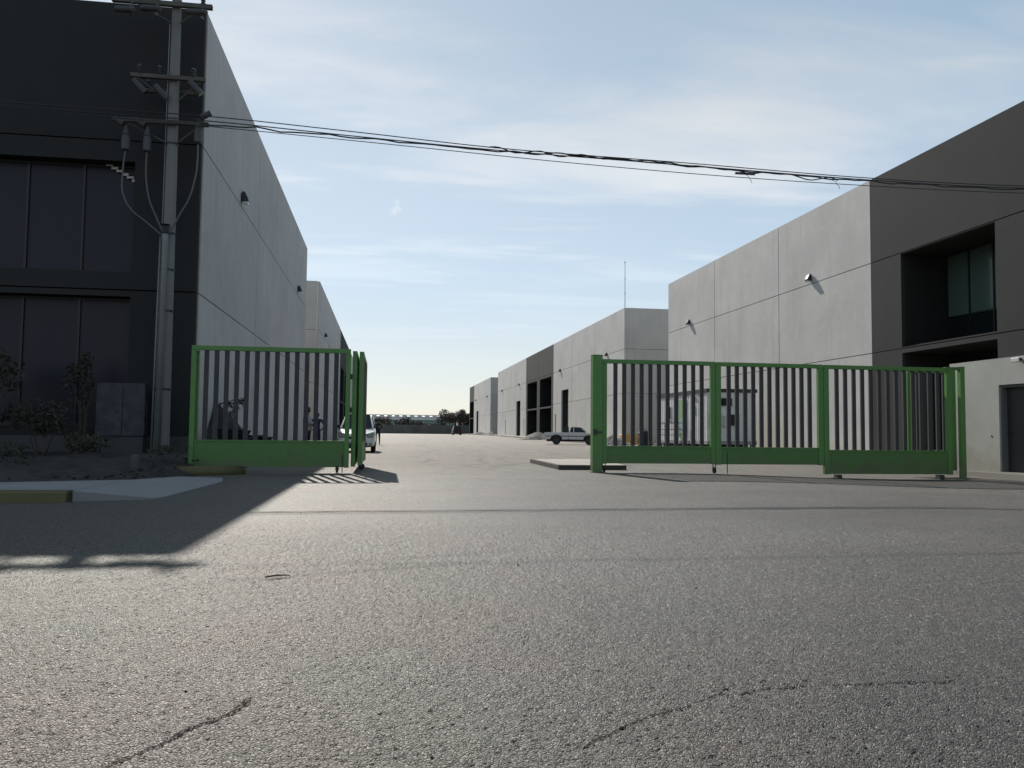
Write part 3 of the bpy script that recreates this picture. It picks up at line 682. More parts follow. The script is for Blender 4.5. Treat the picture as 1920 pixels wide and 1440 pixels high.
# ------------------------------------------------------------------ gates
def leaf(label, loc, W, zb, zt, npick, rz=0.0, skirt=0.44, lst=.11, group='green steel gate leaves', casters=(), rod=None, hinge_side=None):
    t = thing('gate_leaf', label, 'gate leaf', loc, rz, group)
    T = .05
    b = MB(); b.box(0, W, -T, T, zt - .10, zt); b.build('top_rail', M['green_post'], t, local=True, bevel=.004)
    for a in (0, W - lst):
        b = MB(); b.box(a, a + lst, -T, T, zb, zt - .102); b.build('stile', M['green_post'], t, local=True, bevel=.004)
    zs = zb + skirt
    b = MB(); b.box(lst + .002, W - lst - .002, -.03, .03, zb + .01, zs); b.build('kick_plate', M['green'], t, local=True)
    b = MB(); b.box(lst + .002, W - lst - .002, -.045, .045, zs + .002, zs + .04); b.build('bottom_rail', M['green'], t, local=True)
    gap = (W - 2 * lst) / (npick + 1)
    pb = MB(); pb.box(-.049, .049, -.025, .025, zs + .042, zt - .102); first = pb.build('picket', M['picket'], t, local=True)
    first.location = (lst + gap, 0, 0)
    for i in range(1, npick):
        c = first.copy(); col.objects.link(c); c.parent = t; c.location = (lst + gap * (i + 1), 0, 0)
    for cxx in casters:
        b = MB(); b.cyl((cxx - .025, 0, .10 - loc[2] * 0), (cxx + .025, 0, .10), .085, 12); wz = -(loc[2]) + gz(loc[0] + cxx * math.cos(rz), loc[1] + cxx * math.sin(rz))
        b = MB(); b.cyl((cxx - .025, 0, wz + .085), (cxx + .025, 0, wz + .085), .08, 14); b.build('caster', M['black'], t, local=True)
        b = MB(); b.box(cxx - .04, cxx - .028, -.02, .02, wz + .08, zb + .002); b.box(cxx + .028, cxx + .04, -.02, .02, wz + .08, zb + .002); b.cyl((cxx - .05, 0, wz + .085), (cxx + .05, 0, wz + .085), .012, 6); b.build('caster_fork', M['dark_metal'], t, local=True)
    if rod is not None:
        wz = -(loc[2]) + gz(loc[0] + rod, loc[1]); b = MB(); b.cyl((rod, -.03, wz + .01), (rod, -.03, zb + .3), .012, 6); b.build('drop_rod', M['dark_metal'], t, local=True)
    if hinge_side is not None:
        for z in (.55, 1.35, 2.1):
            b = MB(); b.cyl((hinge_side, .0, z), (hinge_side, .0, z + .12), .028, 8); b.build('hinge', M['dark_metal'], t, local=True)
    return t
# left gate
leaf('closed green gate leaf left of the opening, in front of the left warehouse', (-4.20, 18.9, 0), 3.42, .12, 2.78, 14, 0, .56, .10, rod=3.28, casters=(3.17,), hinge_side=3.44)
for o_ in bpy.data.objects:
    pass
leaf('folded green gate leaf seen nearly edge on, left one of the folded pair', (-.69, 18.98, 0), 3.3, .14, 2.75, 14, R(90.2), .5, .10)
leaf('folded green gate leaf seen nearly edge on, right one beside the opening', (-.54, 18.98, 0), 3.3, .17, 2.74, 14, R(89.9), .48, .10, casters=(1.45,))
def post(label, x, y, w_, zt, name='gate_post'):
    t = thing(name, label, 'gate post', (x, y, gz(x, y)), 0, 'green gate posts')
    b = MB(); b.box(-w_ / 2, w_ / 2, -w_ / 2, w_ / 2, 0, zt); b.build('post_tube', M['green_post'], t, local=True, bevel=.006)
    b = MB(); b.box(-w_ / 2 - .004, w_ / 2 + .004, -w_ / 2 - .004, w_ / 2 + .004, zt + .001, zt + .008); b.build('cap', M['green'], t, local=True)
    b = MB(); b.box(-w_ / 2 - .04, w_ / 2 + .04, -w_ / 2 - .04, w_ / 2 + .04, 0, .015); b.build('base_plate', M['dark_metal'], t, local=True)
    return t
post('green gate post against the black corner of the left warehouse', -4.13, 19.05, .13, 2.66)
post('thick green latch post at the left end of the right gate', 5.10, 19.62, .24, 2.85)
post('tall thin green post in front of the guardhouse wall', 14.92, 19.6, .13, 2.93)
b = MB(); b.box(14.44, 14.85, 19.54, 19.66, 2.70, 2.77)
tag(b.build('link_bar', M['green']), 'short green bar tying the right gate to the tall thin post', 'bar')
# right gate
leaf('right gate leaf beside the thick latch post, first of three', (5.225, 19.6, 0), 2.90, .21, 2.76, 11, 0, .40, .12, rod=None, casters=(.06, 2.88))
leaf('middle leaf of the right gate, in front of the site trailer', (8.135, 19.6, 0), 2.88, .20, 2.755, 11, 0, .40, .14, rod=.30)
leaf('last leaf of the right gate with the lowest kick plate, next to the guardhouse', (11.025, 19.6, 0), 3.58, -.03, 2.75, 13, 0, .58, .14, casters=())
for u in (11.35, 14.2):
    b = MB(); b.box(u, u + .12, 19.5, 19.7, gz(u, 19.6), -.035); tag(b.build('stop_block', M['dark_metal']), 'dark foot under the last gate leaf, ' + ('at its left end' if u < 12 else 'at its right end'), 'gate foot')
b = MB(); b.box(5.0, 5.08, 19.46, 19.5, .92, 1.05); b.box(5.02, 5.2, 19.462, 19.49, .96, 1.0)
tag(b.build('latch', M['dark_metal']), 'dark latch fixed to the thick gate post', 'latch')
# inner fixed fence behind the last leaf
t = leaf('short inner green fence panel standing behind the last leaf of the right gate', (14.10, 20.7, -.13), 1.45, .16, 2.93, 5, 0, .40, .13, group=None); t.name = 'fence_panel'; t['category'] = 'fence panel'
if 'group' in t: del t['group']

# concrete slab island in the driveway
b = MB(); b.prism([(4.53, 20.97), (6.25, 20.97), (6.9, 26.2), (4.62, 25.6)], -.05, .118, 'z')
ti = thing('traffic_island', 'low concrete island slab beside the latch post in the driveway', 'traffic island', (5.3, 23, 0))
b.build('slab', M['kerb_conc'], ti)
for q in range(5):
    b = MB(); y0, y1 = 20.98 + q * .925, 20.98 + (q + 1) * .925 - .015; xo = lambda y: 4.43 + .09 * (y - 20.86) / 4.74
    b.prism([(xo(y0), y0), (xo(y0) + .097, y0), (xo(y1) + .097, y1), (xo(y1), y1)], -.05, .124, 'z'); b.build('kerb_stone', M['plinth'], ti, bevel=.012)
for q in range(2):
    b = MB(); b.box(4.43 + q * .91, 4.43 + (q + 1) * .91 - .015, 20.86, 20.965, -.05, .124); b.build('kerb_stone', M['plinth'], ti, bevel=.012)

# ------------------------------------------------------------------ left foreground: sidewalk, kerbs, verge
def poly_slab(name, top, zlow, m_, **kw):
    n = len(top); b = MB(); b.add([p for p in top] + [(p[0], p[1], zlow) for p in top], [tuple(range(n)), tuple(range(n, 2 * n))[::-1]] + [(i, (i + 1) % n, (i + 1) % n + n, i + n) for i in range(n)])
    return b.build(name, m_, **kw)
swk = tag(poly_slab('sidewalk', [(-26, 11.56, .118), (-3.95, 11.44, .118), (-3.95, 13.88, .118), (-5.51, 13.18, .118), (-26, 13.18, .118)], -.1, M['plinth']), kind='structure')
for q in range(12):
    xa, xb = -3.955 - q * 1.55, -3.955 - (q + 1) * 1.55 + .022
    yb = 13.89 if q == 0 else 13.2; yc = 13.2
    poly_slab('paving_slab', [(xb, 11.545, .14), (xa, 11.545, .14), (xa, yb, .14), (xb, yc, .14)], .119, M['walk'], parent=swk)
tag(poly_slab('sidewalk', [(-3.945, 11.42, .138), (-3.05, 11.75, .02), (-2.98, 12.0, .015), (-2.85, 15.5, .015), (-3.05, 16.6, .02), (-3.5, 15.2, .12), (-3.945, 13.9, .138)], -.1, M['walk']), kind='structure')
for i in range(10):
    x1 = -3.98 - i * 2.2
    b = MB(); b.prism([(11.28, -.05), (11.30, .12), (11.33, .145), (11.535, .145), (11.535, -.05)], x1 - 2.18, x1, 'x')
    if i == 0: kb = tag(thing('kerb', 'yellow painted kerb along the left sidewalk', 'kerb', (-5, 11.4, 0)))
    b.build('kerb_stone', M['yellow'], kb)
t = thing('kerb', 'curved yellow kerb nose at the foot of the left gate', 'kerb', (-3.8, 18.3, 0))
b = MB(); b.tube([(-4.35, 17.9, .05), (-3.9, 17.85, .06), (-3.5, 17.95, .06), (-3.15, 18.2, .05), (-3.05, 18.5, .03)], .14, 10); b.build('kerb_stone', M['yellow'], t, smooth=True)
# verge of soil
b = MB(); vs_, nx = [], 61
ys_ = frange(13.0, 22.05, 36); xs_ = frange(-24, -3.3, 60)
for y in ys_:
    for x in xs_:
        e = min(1, max(0, (y - 13.1) / 1.5)) * min(1, max(0, ((-3.45 - .55 * sstep(13, 19, y)) - x) / 0.8)) * (1 if y > 13.2 else 0)
        edge_r = -3.9 if y < 15 else -3.9 + .25 * (y - 15) / 3
        e = min(1, max(0, (y - 13.1) / 1.3)) * min(1, max(0, (edge_r - x) / .9))
        z = -.03 + e * (.20 + .13 * noise.noise(Vector((x * .9, y * .9, 2))) + .08 * noise.noise(Vector((x * 3.1, y * 3.1, 5))) + .03 * noise.noise(Vector((x * 9, y * 9, 5)))) + .16 * e * sstep(15, 19, y)
        vs_.append((x, y, z))
b.add(vs_, [(j * nx + i, j * nx + i + 1, (j + 1) * nx + i + 1, (j + 1) * nx + i) for j in range(36) for i in range(60)])
tag(b.build('dirt_verge', M['dirt'], smooth=True), kind='structure')
def verge_z(x, y): return .26 + .16 * sstep(15, 19, y)
b = MB(); ico = bmesh.new(); bmesh.ops.create_icosphere(ico, subdivisions=1, radius=1.0); iv = [v.co.copy() for v in ico.verts]; ifc = [tuple(v.index for v in f.verts) for f in ico.faces]; ico.free()
for i in range(420):
    x, y = random.uniform(-9, -3.9), random.uniform(13.8, 19.5); r_ = random.uniform(.012, .05) * (1 if random.random() < .88 else 2.0); z = .16 + .12 * sstep(15, 19, y)
    b.add([(x + v.x * r_ * random.uniform(.6, 1.3), y + v.y * r_ * random.uniform(.6, 1.3), z + v.z * r_ * random.uniform(.4, .9)) for v in iv], ifc)
tag(b.build('rubble', M['dirt']), 'loose stones and clods on the shaded verge at the left', 'rubble', kind='stuff')

# foliage
def crown(name, parent, cx_, cy_, cz_, rx, ry, rz_, n, ls, m_, seed, local=False, clumps=9):
    rd = random.Random(seed); b = MB()
    cl = [(rd.gauss(0, .45), rd.gauss(0, .45), rd.uniform(-.6, .75), rd.uniform(.3, .55)) for _ in range(clumps)]
    for i in range(n):
        c_ = rd.choice(cl); v = Vector((rd.gauss(0, 1), rd.gauss(0, 1), rd.gauss(0, 1))); v.normalize(); v *= c_[3] * rd.random() ** .45
        p = Vector(((c_[0] + v.x) * rx + cx_, (c_[1] + v.y) * ry + cy_, (c_[2] + v.z) * rz_ + cz_))
        u = Vector((rd.gauss(0, 1), rd.gauss(0, 1), rd.gauss(0, 1))).normalized(); w_ = u.cross(Vector((rd.gauss(0, 1), rd.gauss(0, 1), rd.gauss(0, 1)))).normalized()
        s_ = ls * rd.uniform(.6, 1.4)
        b.add([p - u * s_, p + w_ * s_ * .42, p + u * s_, p - w_ * s_ * .42], [(0, 1, 2, 3)])
    o = b.build(name, m_, parent, local=local); return o
def plant(name, label, cat, loc, hgt, rad, n, ls, m_, seed, group=None, trunk_h=.3, clumps=9):
    t = thing(name, label, cat, loc, 0, group); rd = random.Random(seed)
    b = MB()
    k = max(3, clumps // 2)
    for i in range(k):
        a = rd.uniform(0, 6.28); r_ = rad * rd.uniform(.2, .7)
        b.tube([(0.02 * math.cos(a), .02 * math.sin(a), -.05), (r_ * .3 * math.cos(a), r_ * .3 * math.sin(a), hgt * trunk_h), (r_ * math.cos(a), r_ * math.sin(a), hgt * rd.uniform(.6, .95))], [hgt * .022, hgt * .014, hgt * .004], 5)
    b.build('stem', M['bark'], t, local=True)
    crown('foliage', t, 0, 0, hgt * (trunk_h + 1) / 2, rad, rad, hgt * (1 - trunk_h) / 2 * 1.1, n, ls, m_, seed, True, clumps)
    return t
plant('shrub', 'tall dark shrub at the left edge in front of the black facade', 'shrub', (-9.3, 20.0, .3), 2.4, 1.1, 1500, .07, M['leaf'], 1, clumps=14, trunk_h=.15)
plant('shrub', 'dark bushy shrub between the cabinet and the left edge', 'shrub', (-7.6, 19.9, .3), 1.35, .75, 900, .055, M['leaf'], 2, clumps=10, trunk_h=.1)
plant('shrub', 'dark upright shrub right behind the grey cabinet top', 'shrub', (-7.25, 21.45, .3), 2.4, .4, 600, .05, M['leaf'], 3, clumps=9, trunk_h=.45)
plant('shrub', 'low dry weeds in the verge left of the pole', 'weeds', (-6.3, 18.6, .28), .5, .6, 420, .05, M['leaf'], 4, clumps=10, trunk_h=.05)
plant('shrub', 'low ground weeds on the verge beside the sidewalk', 'weeds', (-7.4, 16.9, .24), .38, .9, 420, .045, M['leaf'], 5, clumps=14, trunk_h=.05)
plant('shrub', 'small weeds around the foot of the utility pole', 'weeds', (-4.55, 18.1, .28), .35, .45, 260, .035, M['leaf'], 6, clumps=8, trunk_h=.05)
t = thing('cabinet', 'plain grey cabinet board standing before the black facade', 'cabinet', (-6.43, 21.6, .35))
b = MB(); b.box(-7.0, -5.86, 21.55, 21.85, .76, 2.06); b.build('cabinet_box', M['cabinet'], t, bevel=.01)
b = MB(); b.box(-6.4, -6.37, 21.544, 21.548, .8, 2.0); b.build('door_seam', M['black'], t)
b = MB(); b.box(-6.95, -5.9, 21.6, 21.8, .2, .758); b.build('cabinet_base', M['plinth'], t)
b = MB(); b.lathe([(.09, -.1), (.085, .25), (.075, .34), (.03, .36)], 8, (-4.62, 16.5, .10)); tag(b.build('marker_stub', M['plinth']), 'short concrete marker stub at the edge of the verge', 'marker')

# ------------------------------------------------------------------ utility pole
PX, PY, PZ = -4.74, 18.8, .2
t = thing('utility_pole', 'tall octagonal concrete utility pole in front of the left warehouse', 'utility pole', (PX, PY, PZ))
def top(z): return z - PZ
b = MB(); b.tube([(0, 0, -.5), (0, 0, top(10.42))], [.165, .10], 8); b.build('pole_shaft', M['pole'], t, local=True)
b = MB(); b.lathe([(.11, 0), (.10, .05), (.03, .08)], 8, (0, 0, top(10.42))); b.build('pole_cap', M['pole'], t, local=True)
for z in (3.3, 5.0, 1.6, 7.0, 4.2):
    r_ = .165 - .065 * (z + .5) / 10.7 + .012
    b = MB(); b.cyl((0, 0, z - .02), (0, 0, z + .02), r_, 10); b.build('band', M['dark_metal'], t, local=True)
def arm(name, x0, x1, y, z, sz=.05, tilt=0):
    b = MB(); b.box(x0 - PX, x1 - PX, y - PY - sz, y - PY + sz, top(z) - sz, top(z) + sz); return b.build(name, M['wood'], t, local=True, bevel=.005)
arm('crossarm', -6.05, -3.95, 18.64, 10.28)
arm('crossarm', -5.6, -4.05, 18.62, 8.62, .045)
arm('crossarm', -5.5, -4.15, 19.0, 8.45, .045)
arm('crossarm', -5.95, -3.95, 18.62, 7.62, .045)
def brace(p, q, r_=.018):
    b = MB(); b.cyl(tuple(Vector(p) - Vector((PX, PY, PZ))), tuple(Vector(q) - Vector((PX, PY, PZ))), r_, 6); b.build('brace', M['wood'], t, local=True)
brace((-5.5, 18.62, 8.6), (PX - .12, 18.7, 8.15)); brace((-4.1, 18.62, 8.62), (PX + .12, 18.7, 8.15))
brace((-5.7, 18.62, 7.6), (PX - .12, 18.7, 7.2)); brace((-4.1, 18.62, 7.6), (PX + .12, 18.7, 7.2)); brace((-5.6, 18.62, 10.26), (PX - .1, 18.7, 9.9)); brace((-4.1, 18.62, 10.26), (PX + .1, 18.7, 9.9))
brace((-5.45, 19.0, 8.45), (-5.5, 18.62, 8.62)); brace((-4.2, 19.0, 8.45), (-4.1, 18.62, 8.62))
def insulator(x, y, z, dx, dz, ln=.5, r_=.06, dy=-.5):
    """ribbed polymer insulator hanging from the arm"""
    dirv = Vector((dx, dy, dz)).normalized(); a = Vector((x, y, z)) - Vector((PX, PY, PZ)); n = 11; pts = []; rr = []
    for i in range(n * 2 + 1):
        pts.append(a + dirv * ln * i / (2 * n)); rr.append(r_ if i % 2 else r_ * .6)
    b = MB(); b.tube(pts, rr, 10); b.build('insulator', M['insul'], t, local=True)
for x in (-5.9, -5.38, -4.43): insulator(x, 18.45, 9.98 if x < -5.6 else 10.05, .45, -.16, .62, .072, -.35)
for x in (-5.62, -5.1, -4.15):
    b = MB(); b.tube([(x - PX, -.16, top(10.30)), (x - PX, -.3, top(10.0)), (x - PX + .05, -.42, top(9.85))], .03, 7); b.build('cutout_bracket', M['insul'], t, local=True)
    b = MB(); b.lathe([(.03, 0), (.055, .03), (.03, .06), (.055, .09), (.03, .12), (.045, .15), (.02, .19)], 10, (x - PX, -.16, top(10.33))); b.build('pin_insulator', M['insul'], t, local=True)
for x, y in ((-5.42, 18.6), (-5.0, 18.6), (-4.3, 18.6), (-5.35, 19.0), (-4.35, 19.0)):
    b = MB(); b.lathe([(.03, 0), (.06, .03), (.035, .06), (.06, .09), (.035, .12), (.06, .15), (.03, .2)], 10, (x - PX, y - PY, top(8.66 if y < 18.8 else 8.49))); b.build('pin_insulator', M['insul'], t, local=True)
for (x, z) in ((-5.5, 8.45), (-4.35, 8.5), (-5.05, 8.35)):
    b = MB(); b.tube([(x - PX, -.35, top(z)), (x - PX + .25, -.3, top(z) - .25)], [.075, .075], 8); b.build('fuse_tube', M['insul'], t, local=True)
# heads of the three risers with their drop cables
for (x, z, s_) in ((-5.64, 7.2, 1), (-5.2, 7.2, 1), (-4.15, 7.45, -1)):
    b = MB(); b.lathe([(.05, -.28), (.085, -.25), (.09, -.05), (.075, .05), (.09, .08), (.06, .14), (.03, .28)], 10, (x - PX, -.22, top(z))); b.build('cable_head', M['insul'], t, local=True)
    b = MB(); b.tube([(x - PX - .25 * s_, -.24, top(z) + .42), (x - PX - .05 * s_, -.24, top(z) + .30)], [.07, .07], 8); b.build('surge_arrester', M['insul'], t, local=True)
def drop(pts):
    P = [Vector(p) - Vector((PX, PY, PZ)) for p in pts]; Q = []
    for i in range(len(P) - 1):
        a0 = P[max(i - 1, 0)]; a1 = P[i]; a2 = P[i + 1]; a3 = P[min(i + 2, len(P) - 1)]
        for k in range(6):
            s_ = k / 6; Q.append(.5 * ((2 * a1) + (a2 - a0) * s_ + (2 * a0 - 5 * a1 + 4 * a2 - a3) * s_ ** 2 + (3 * a1 - a0 - 3 * a2 + a3) * s_ ** 3))
    Q.append(P[-1]); b = MB(); b.tube(Q, .019, 7); b.build('riser_cable', M['cable_grey'], t, local=True, smooth=True)
drop([(-5.64, 18.58, 6.95), (-5.68, 18.58, 6.4), (-5.66, 18.58, 6.0), (-5.48, 18.58, 5.65), (-5.15, 18.6, 5.38), (-4.84, 18.6, 5.12)])
drop([(-5.2, 18.58, 6.95), (-5.2, 18.58, 6.4), (-5.12, 18.58, 5.9), (-4.96, 18.6, 5.5), (-4.80, 18.6, 5.14)])
drop([(-4.15, 18.58, 7.2), (-4.16, 18.58, 6.6), (-4.28, 18.58, 6.0), (-4.48, 18.6, 5.6), (-4.70, 18.6, 5.14)])
b = MB(); b.tube([(-.04, -.2, -.1), (-.03, -.19, top(5.0)), (-.03, -.19, top(5.15))], [.062, .062, .075], 10); b.build('conduit', M['conduit'], t, local=True, smooth=True)
b = MB(); b.tube([(-.19, -.1, -.1), (-.15, -.09, top(5.1))], .022, 8); b.build('thin_conduit', M['conduit'], t, local=True, smooth=True)
b = MB(); b.tube([(-.16, -.02, -.1), (-.13, -.02, top(9.9))], .009, 6); b.build('ground_wire', M['steel'], t, local=True)
b = MB(); b.lathe([(.08, 0), (.06, .16), (.10, .2)], 10, (-.03, -.19, top(5.16))); b.build('conduit_boot', M['black'], t, local=True)
t.location = (-5.394, 21.39, 0.097); t.scale = (1.138, 1.138, 1.138)   # 11.7 m pole standing close to the facade, scaled about the camera position
# overhead wires along the street, coordinates baked after scaling about the camera
def wire(label, pts, r_, m_='cable', name='overhead_wire', wig=0.0, seed=0):
    P = [Vector(p) for p in pts]; Q = []
    for i in range(len(P) - 1):
        a0 = P[max(i - 1, 0)]; a1 = P[i]; a2 = P[i + 1]; a3 = P[min(i + 2, len(P) - 1)]
        for k in range(14):
            s_ = k / 14; q = .5 * ((2 * a1) + (a2 - a0) * s_ + (2 * a0 - 5 * a1 + 4 * a2 - a3) * s_ ** 2 + (3 * a1 - a0 - 3 * a2 + a3) * s_ ** 3)
            if wig: q = q + Vector((0, wig * noise.noise(Vector((q.x * 1.3, seed, 0))), wig * noise.noise(Vector((q.x * 1.7, seed, 7)))))
            Q.append(q)
    Q.append(P[-1]); b = MB(); b.tube(Q, r_, 6); return tag(b.build(name, M[m_], smooth=True), label, 'wire', 'overhead wires crossing above the driveway')
wire('uppermost overhead wire crossing from the pole to the right edge', [(-14.79, 20.94, 8.859), (-9.22, 20.94, 8.700), (-4.59, 20.96, 8.677), (-0.96, 20.94, 8.518), (3.00, 20.94, 8.324), (7.94, 20.94, 8.245), (13.09, 20.94, 8.142), (18.07, 20.94, 8.188), (27.31, 20.94, 8.518)], 0.0125)
wire('second overhead wire just under the uppermost one', [(-14.79, 21.05, 8.802), (-9.22, 21.03, 8.631), (-4.59, 21.03, 8.586), (-0.96, 21.00, 8.427), (3.00, 20.96, 8.273), (7.94, 20.96, 8.188), (13.09, 20.98, 8.102), (18.07, 21.00, 8.142), (27.31, 20.94, 8.461)], 0.0137)
wire('lashed overhead bundle that wraps the wires at mid span', [(-4.59, 21.00, 8.495), (-0.96, 20.94, 8.370), (3.00, 20.97, 8.256), (4.78, 20.94, 8.267), (7.94, 20.97, 8.176), (10.24, 20.94, 8.108), (13.09, 20.94, 8.051), (18.07, 20.96, 8.085), (27.31, 20.94, 8.404)], 0.0182, wig=.06, seed=3)
wire('lowest separate overhead wire', [(-14.79, 20.88, 8.654), (-9.22, 20.88, 8.540), (-4.59, 20.89, 8.404), (-0.42, 20.88, 8.245), (4.56, 20.88, 8.040), (8.99, 20.88, 7.926), (13.41, 20.88, 7.903), (18.07, 20.88, 7.960), (27.31, 20.88, 8.290)], 0.0102)
wire('loosely twisted dark cable around the bundle right of centre', [(2.50, 20.94, 8.313), (4.55, 20.92, 8.245), (6.60, 20.96, 8.245), (8.42, 20.92, 8.154), (10.47, 20.94, 8.085), (12.29, 20.94, 8.017)], 0.0159, wig=.10, seed=8)
b = MB(); b.box(9.28, 9.84, 20.88, 20.95, 8.02, 8.065); tag(b.build('cable_splice', M['cable']), 'short black splice hanging under the wires right of centre', 'cable splice')
for (x, z, lb) in ((9.62, 8.02, 'loose wire tail hanging from the black splice'), (12.2, 8.0, 'loose wire tail hanging near the corner of the right warehouse')):
    b = MB(); b.tube([(x - .14, 20.91, z + .02), (x, 20.91, z - .02), (x + .11, 20.91, z - .16), (x + .14, 20.91, z - .23)], .007, 5); tag(b.build('wire_tail', M['cable']), lb, 'wire')

# ------------------------------------------------------------------ vehicles
def loft(sections, name, m_, parent, sub=1):
    """sections: list of rings (same count) of (x, y, z); closed ends"""
    n = len(sections[0]); b = MB(); vs_ = [p for s_ in sections for p in s_]; fs = []
    for i in range(len(sections) - 1):
        for k in range(n):
            a, c_ = i * n + k, i * n + (k + 1) % n; fs.append((a, c_, c_ + n, a + n))
    fs.append(tuple(range(n))[::-1]); fs.append(tuple(range((len(sections) - 1) * n, len(sections) * n)))
    b.add(vs_, fs); o = b.build(name, m_, parent, smooth=True, local=True, subsurf=sub); return o
def ring(y, w0, w1, z0, z1, zm=None):
    """lower body ring: sill half width w0, belt half width w1"""
    zm = zm if zm is not None else (z0 + z1) / 2
    return [(-w0 * .9, y, z0), (w0 * .9, y, z0), (w0, y, z0 + .06), (w1 * 1.02, y, zm), (w1, y, z1 - .05), (w1 * .86, y, z1), (0, y, z1 + .02), (-w1 * .86, y, z1), (-w1, y, z1 - .05), (-w1 * 1.02, y, zm), (-w0, y, z0 + .06)]
def wheel_set(t, xs, ys, r_, w_=.2):
    for y in ys:
        for s_ in (-1, 1):
            b = MB(); x = s_ * xs; b.cyl((x - s_ * w_, y, r_), (x, y, r_), r_, 20); wh = b.build('wheel', M['black'], t, local=True, bevel=.015)
            b = MB(); b.cyl((x - s_ * .02, y, r_), (x + s_ * .012, y, r_), r_ * .62, 14); b.build('rim', M['steel'], wh, local=True)
# white car, nose towards the camera (local -Y is the nose)
t = thing('parked_car', 'white compact car facing the camera beside the folded gate leaves', 'car', (-1.2, 36.3, 0)); t.scale = (.93, 1.0, 1.06)
S = [ring(-.02, .70, .70, .30, .62), ring(.06, .78, .80, .22, .74), ring(.35, .82, .86, .20, .84), ring(.9, .84, .88, .20, .93), ring(1.25, .84, .88, .20, 1.0), ring(2.2, .84, .885, .20, 1.02), ring(3.2, .84, .88, .20, 1.04), ring(3.9, .80, .84, .24, 1.03), ring(4.15, .74, .76, .32, .92)]
loft(S, 'body', M['white_car'], t, 2)
def cab(y, wb, wt, zb, zt): return [(-wb, y, zb), (wb, y, zb), (wb * .97, y, (zb + zt) / 2), (wt, y, zt - .05), (wt * .8, y, zt), (-wt * .8, y, zt), (-wt, y, zt - .05), (-wb * .97, y, (zb + zt) / 2)]
loft([cab(1.05, .80, .78, .92, .99), cab(1.45, .80, .70, .95, 1.28), cab(1.95, .80, .64, .97, 1.57), cab(2.5, .80, .64, .98, 1.62), cab(3.2, .80, .64, .98, 1.60), cab(3.75, .79, .62, .98, 1.35), cab(4.0, .76, .70, .95, 1.05)], 'cabin', M['white_car'], t, 1)
b = MB(); b.add([(-.70, 1.05, 1.02), (.70, 1.05, 1.02), (.575, 1.80, 1.59), (-.575, 1.80, 1.59)], [(0, 1, 2, 3)]); o_ = b.build('windscreen', M['carglass'], t, local=True); md = o_.modifiers.new('s', 'SOLIDIFY'); md.thickness = .03; md.offset = 1
for s_ in (-1, 1):
    b = MB(); b.add([(s_ * .835, 1.45, 1.03), (s_ * .835, 3.55, 1.04), (s_ * .70, 3.2, 1.48), (s_ * .69, 2.05, 1.50)], [(0, 1, 2, 3)]); o_ = b.build('side_window', M['carglass'], t, local=True); md = o_.modifiers.new('s', 'SOLIDIFY'); md.thickness = .03; md.offset = 0
    b = MB(); b.prism([(s_ * .44, .76), (s_ * .52, .60), (s_ * .78, .62), (s_ * .84, .78), (s_ * .82, .86)], -.01, .32, 'y'); hl = b.build('headlight', M['lens'], t, local=True, bevel=.01)
    b = MB(); b.box(s_ * .93 - .08, s_ * .93 + .08, 1.5, 1.6, 1.0, 1.14); b.build('mirror', M['black'], t, local=True, bevel=.03)
    b = MB(); b.cyl((s_ * .66, -.06, .36), (s_ * .66, .0, .36), .06, 10); b.build('fog_lamp', M['lens'], t, local=True)
b = MB(); b.box(-.40, .40, -.05, .02, .56, .66); b.build('grille', M['black'], t, local=True, bevel=.01)
b = MB(); b.box(-.5, .5, -.055, .0, .28, .42); b.build('lower_intake', M['black'], t, local=True, bevel=.01)
b = MB(); b.box(-.18, .18, -.07, -.052, .44, .53); b.build('number_plate', M['white'], t, local=True)
b = MB(); b.cyl((0, -.035, .70), (0, .02, .70), .055, 12); b.build('badge', M['chrome'], t, local=True)
wheel_set(t, .86, (.85, 3.35), .31)

# pickup: side view, nose to the right (local +X is the nose)
t = thing('pickup_truck', 'old white pickup with roll bar parked behind the latch post', 'pickup truck', (12.87, 66.2, 0), R(-14))
def pbox(name, prof, hw, m_, sub=0, taper=0.0, parent=None, bevel=.02):
    b = MB(); b.prism(prof, -hw, hw, 'y'); return b.build(name, m_, parent or t, local=True, bevel=bevel)
pbox('bed', [(.05, .50), (.10, .98), (1.98, .98), (1.98, .42), (1.45, .40), (1.42, .60), (1.25, .75), (.98, .80), (.72, .74), (.57, .60), (.50, .46)], .82, M['grey_truck'])
pbox('cab_body', [(2.0, .42), (2.0, .97), (3.55, .95), (4.15, .86), (4.35, .74), (4.38, .45), (4.05, .42), (4.0, .60), (3.85, .73), (3.6, .78), (3.35, .73), (3.2, .58), (3.14, .40)], .82, M['grey_truck'])
b = MB(); b.add([(2.02, -.76, .975), (3.45, -.76, .975), (2.95, -.62, 1.43), (2.15, -.64, 1.48), (2.02, .76, .975), (3.45, .76, .975), (2.95, .62, 1.43), (2.15, .64, 1.48)], [(0, 1, 2, 3), (7, 6, 5, 4), (1, 5, 6, 2), (0, 3, 7, 4), (3, 2, 6, 7), (0, 4, 5, 1)]); b.build('cab', M['grey_truck'], t, local=True, bevel=.03)
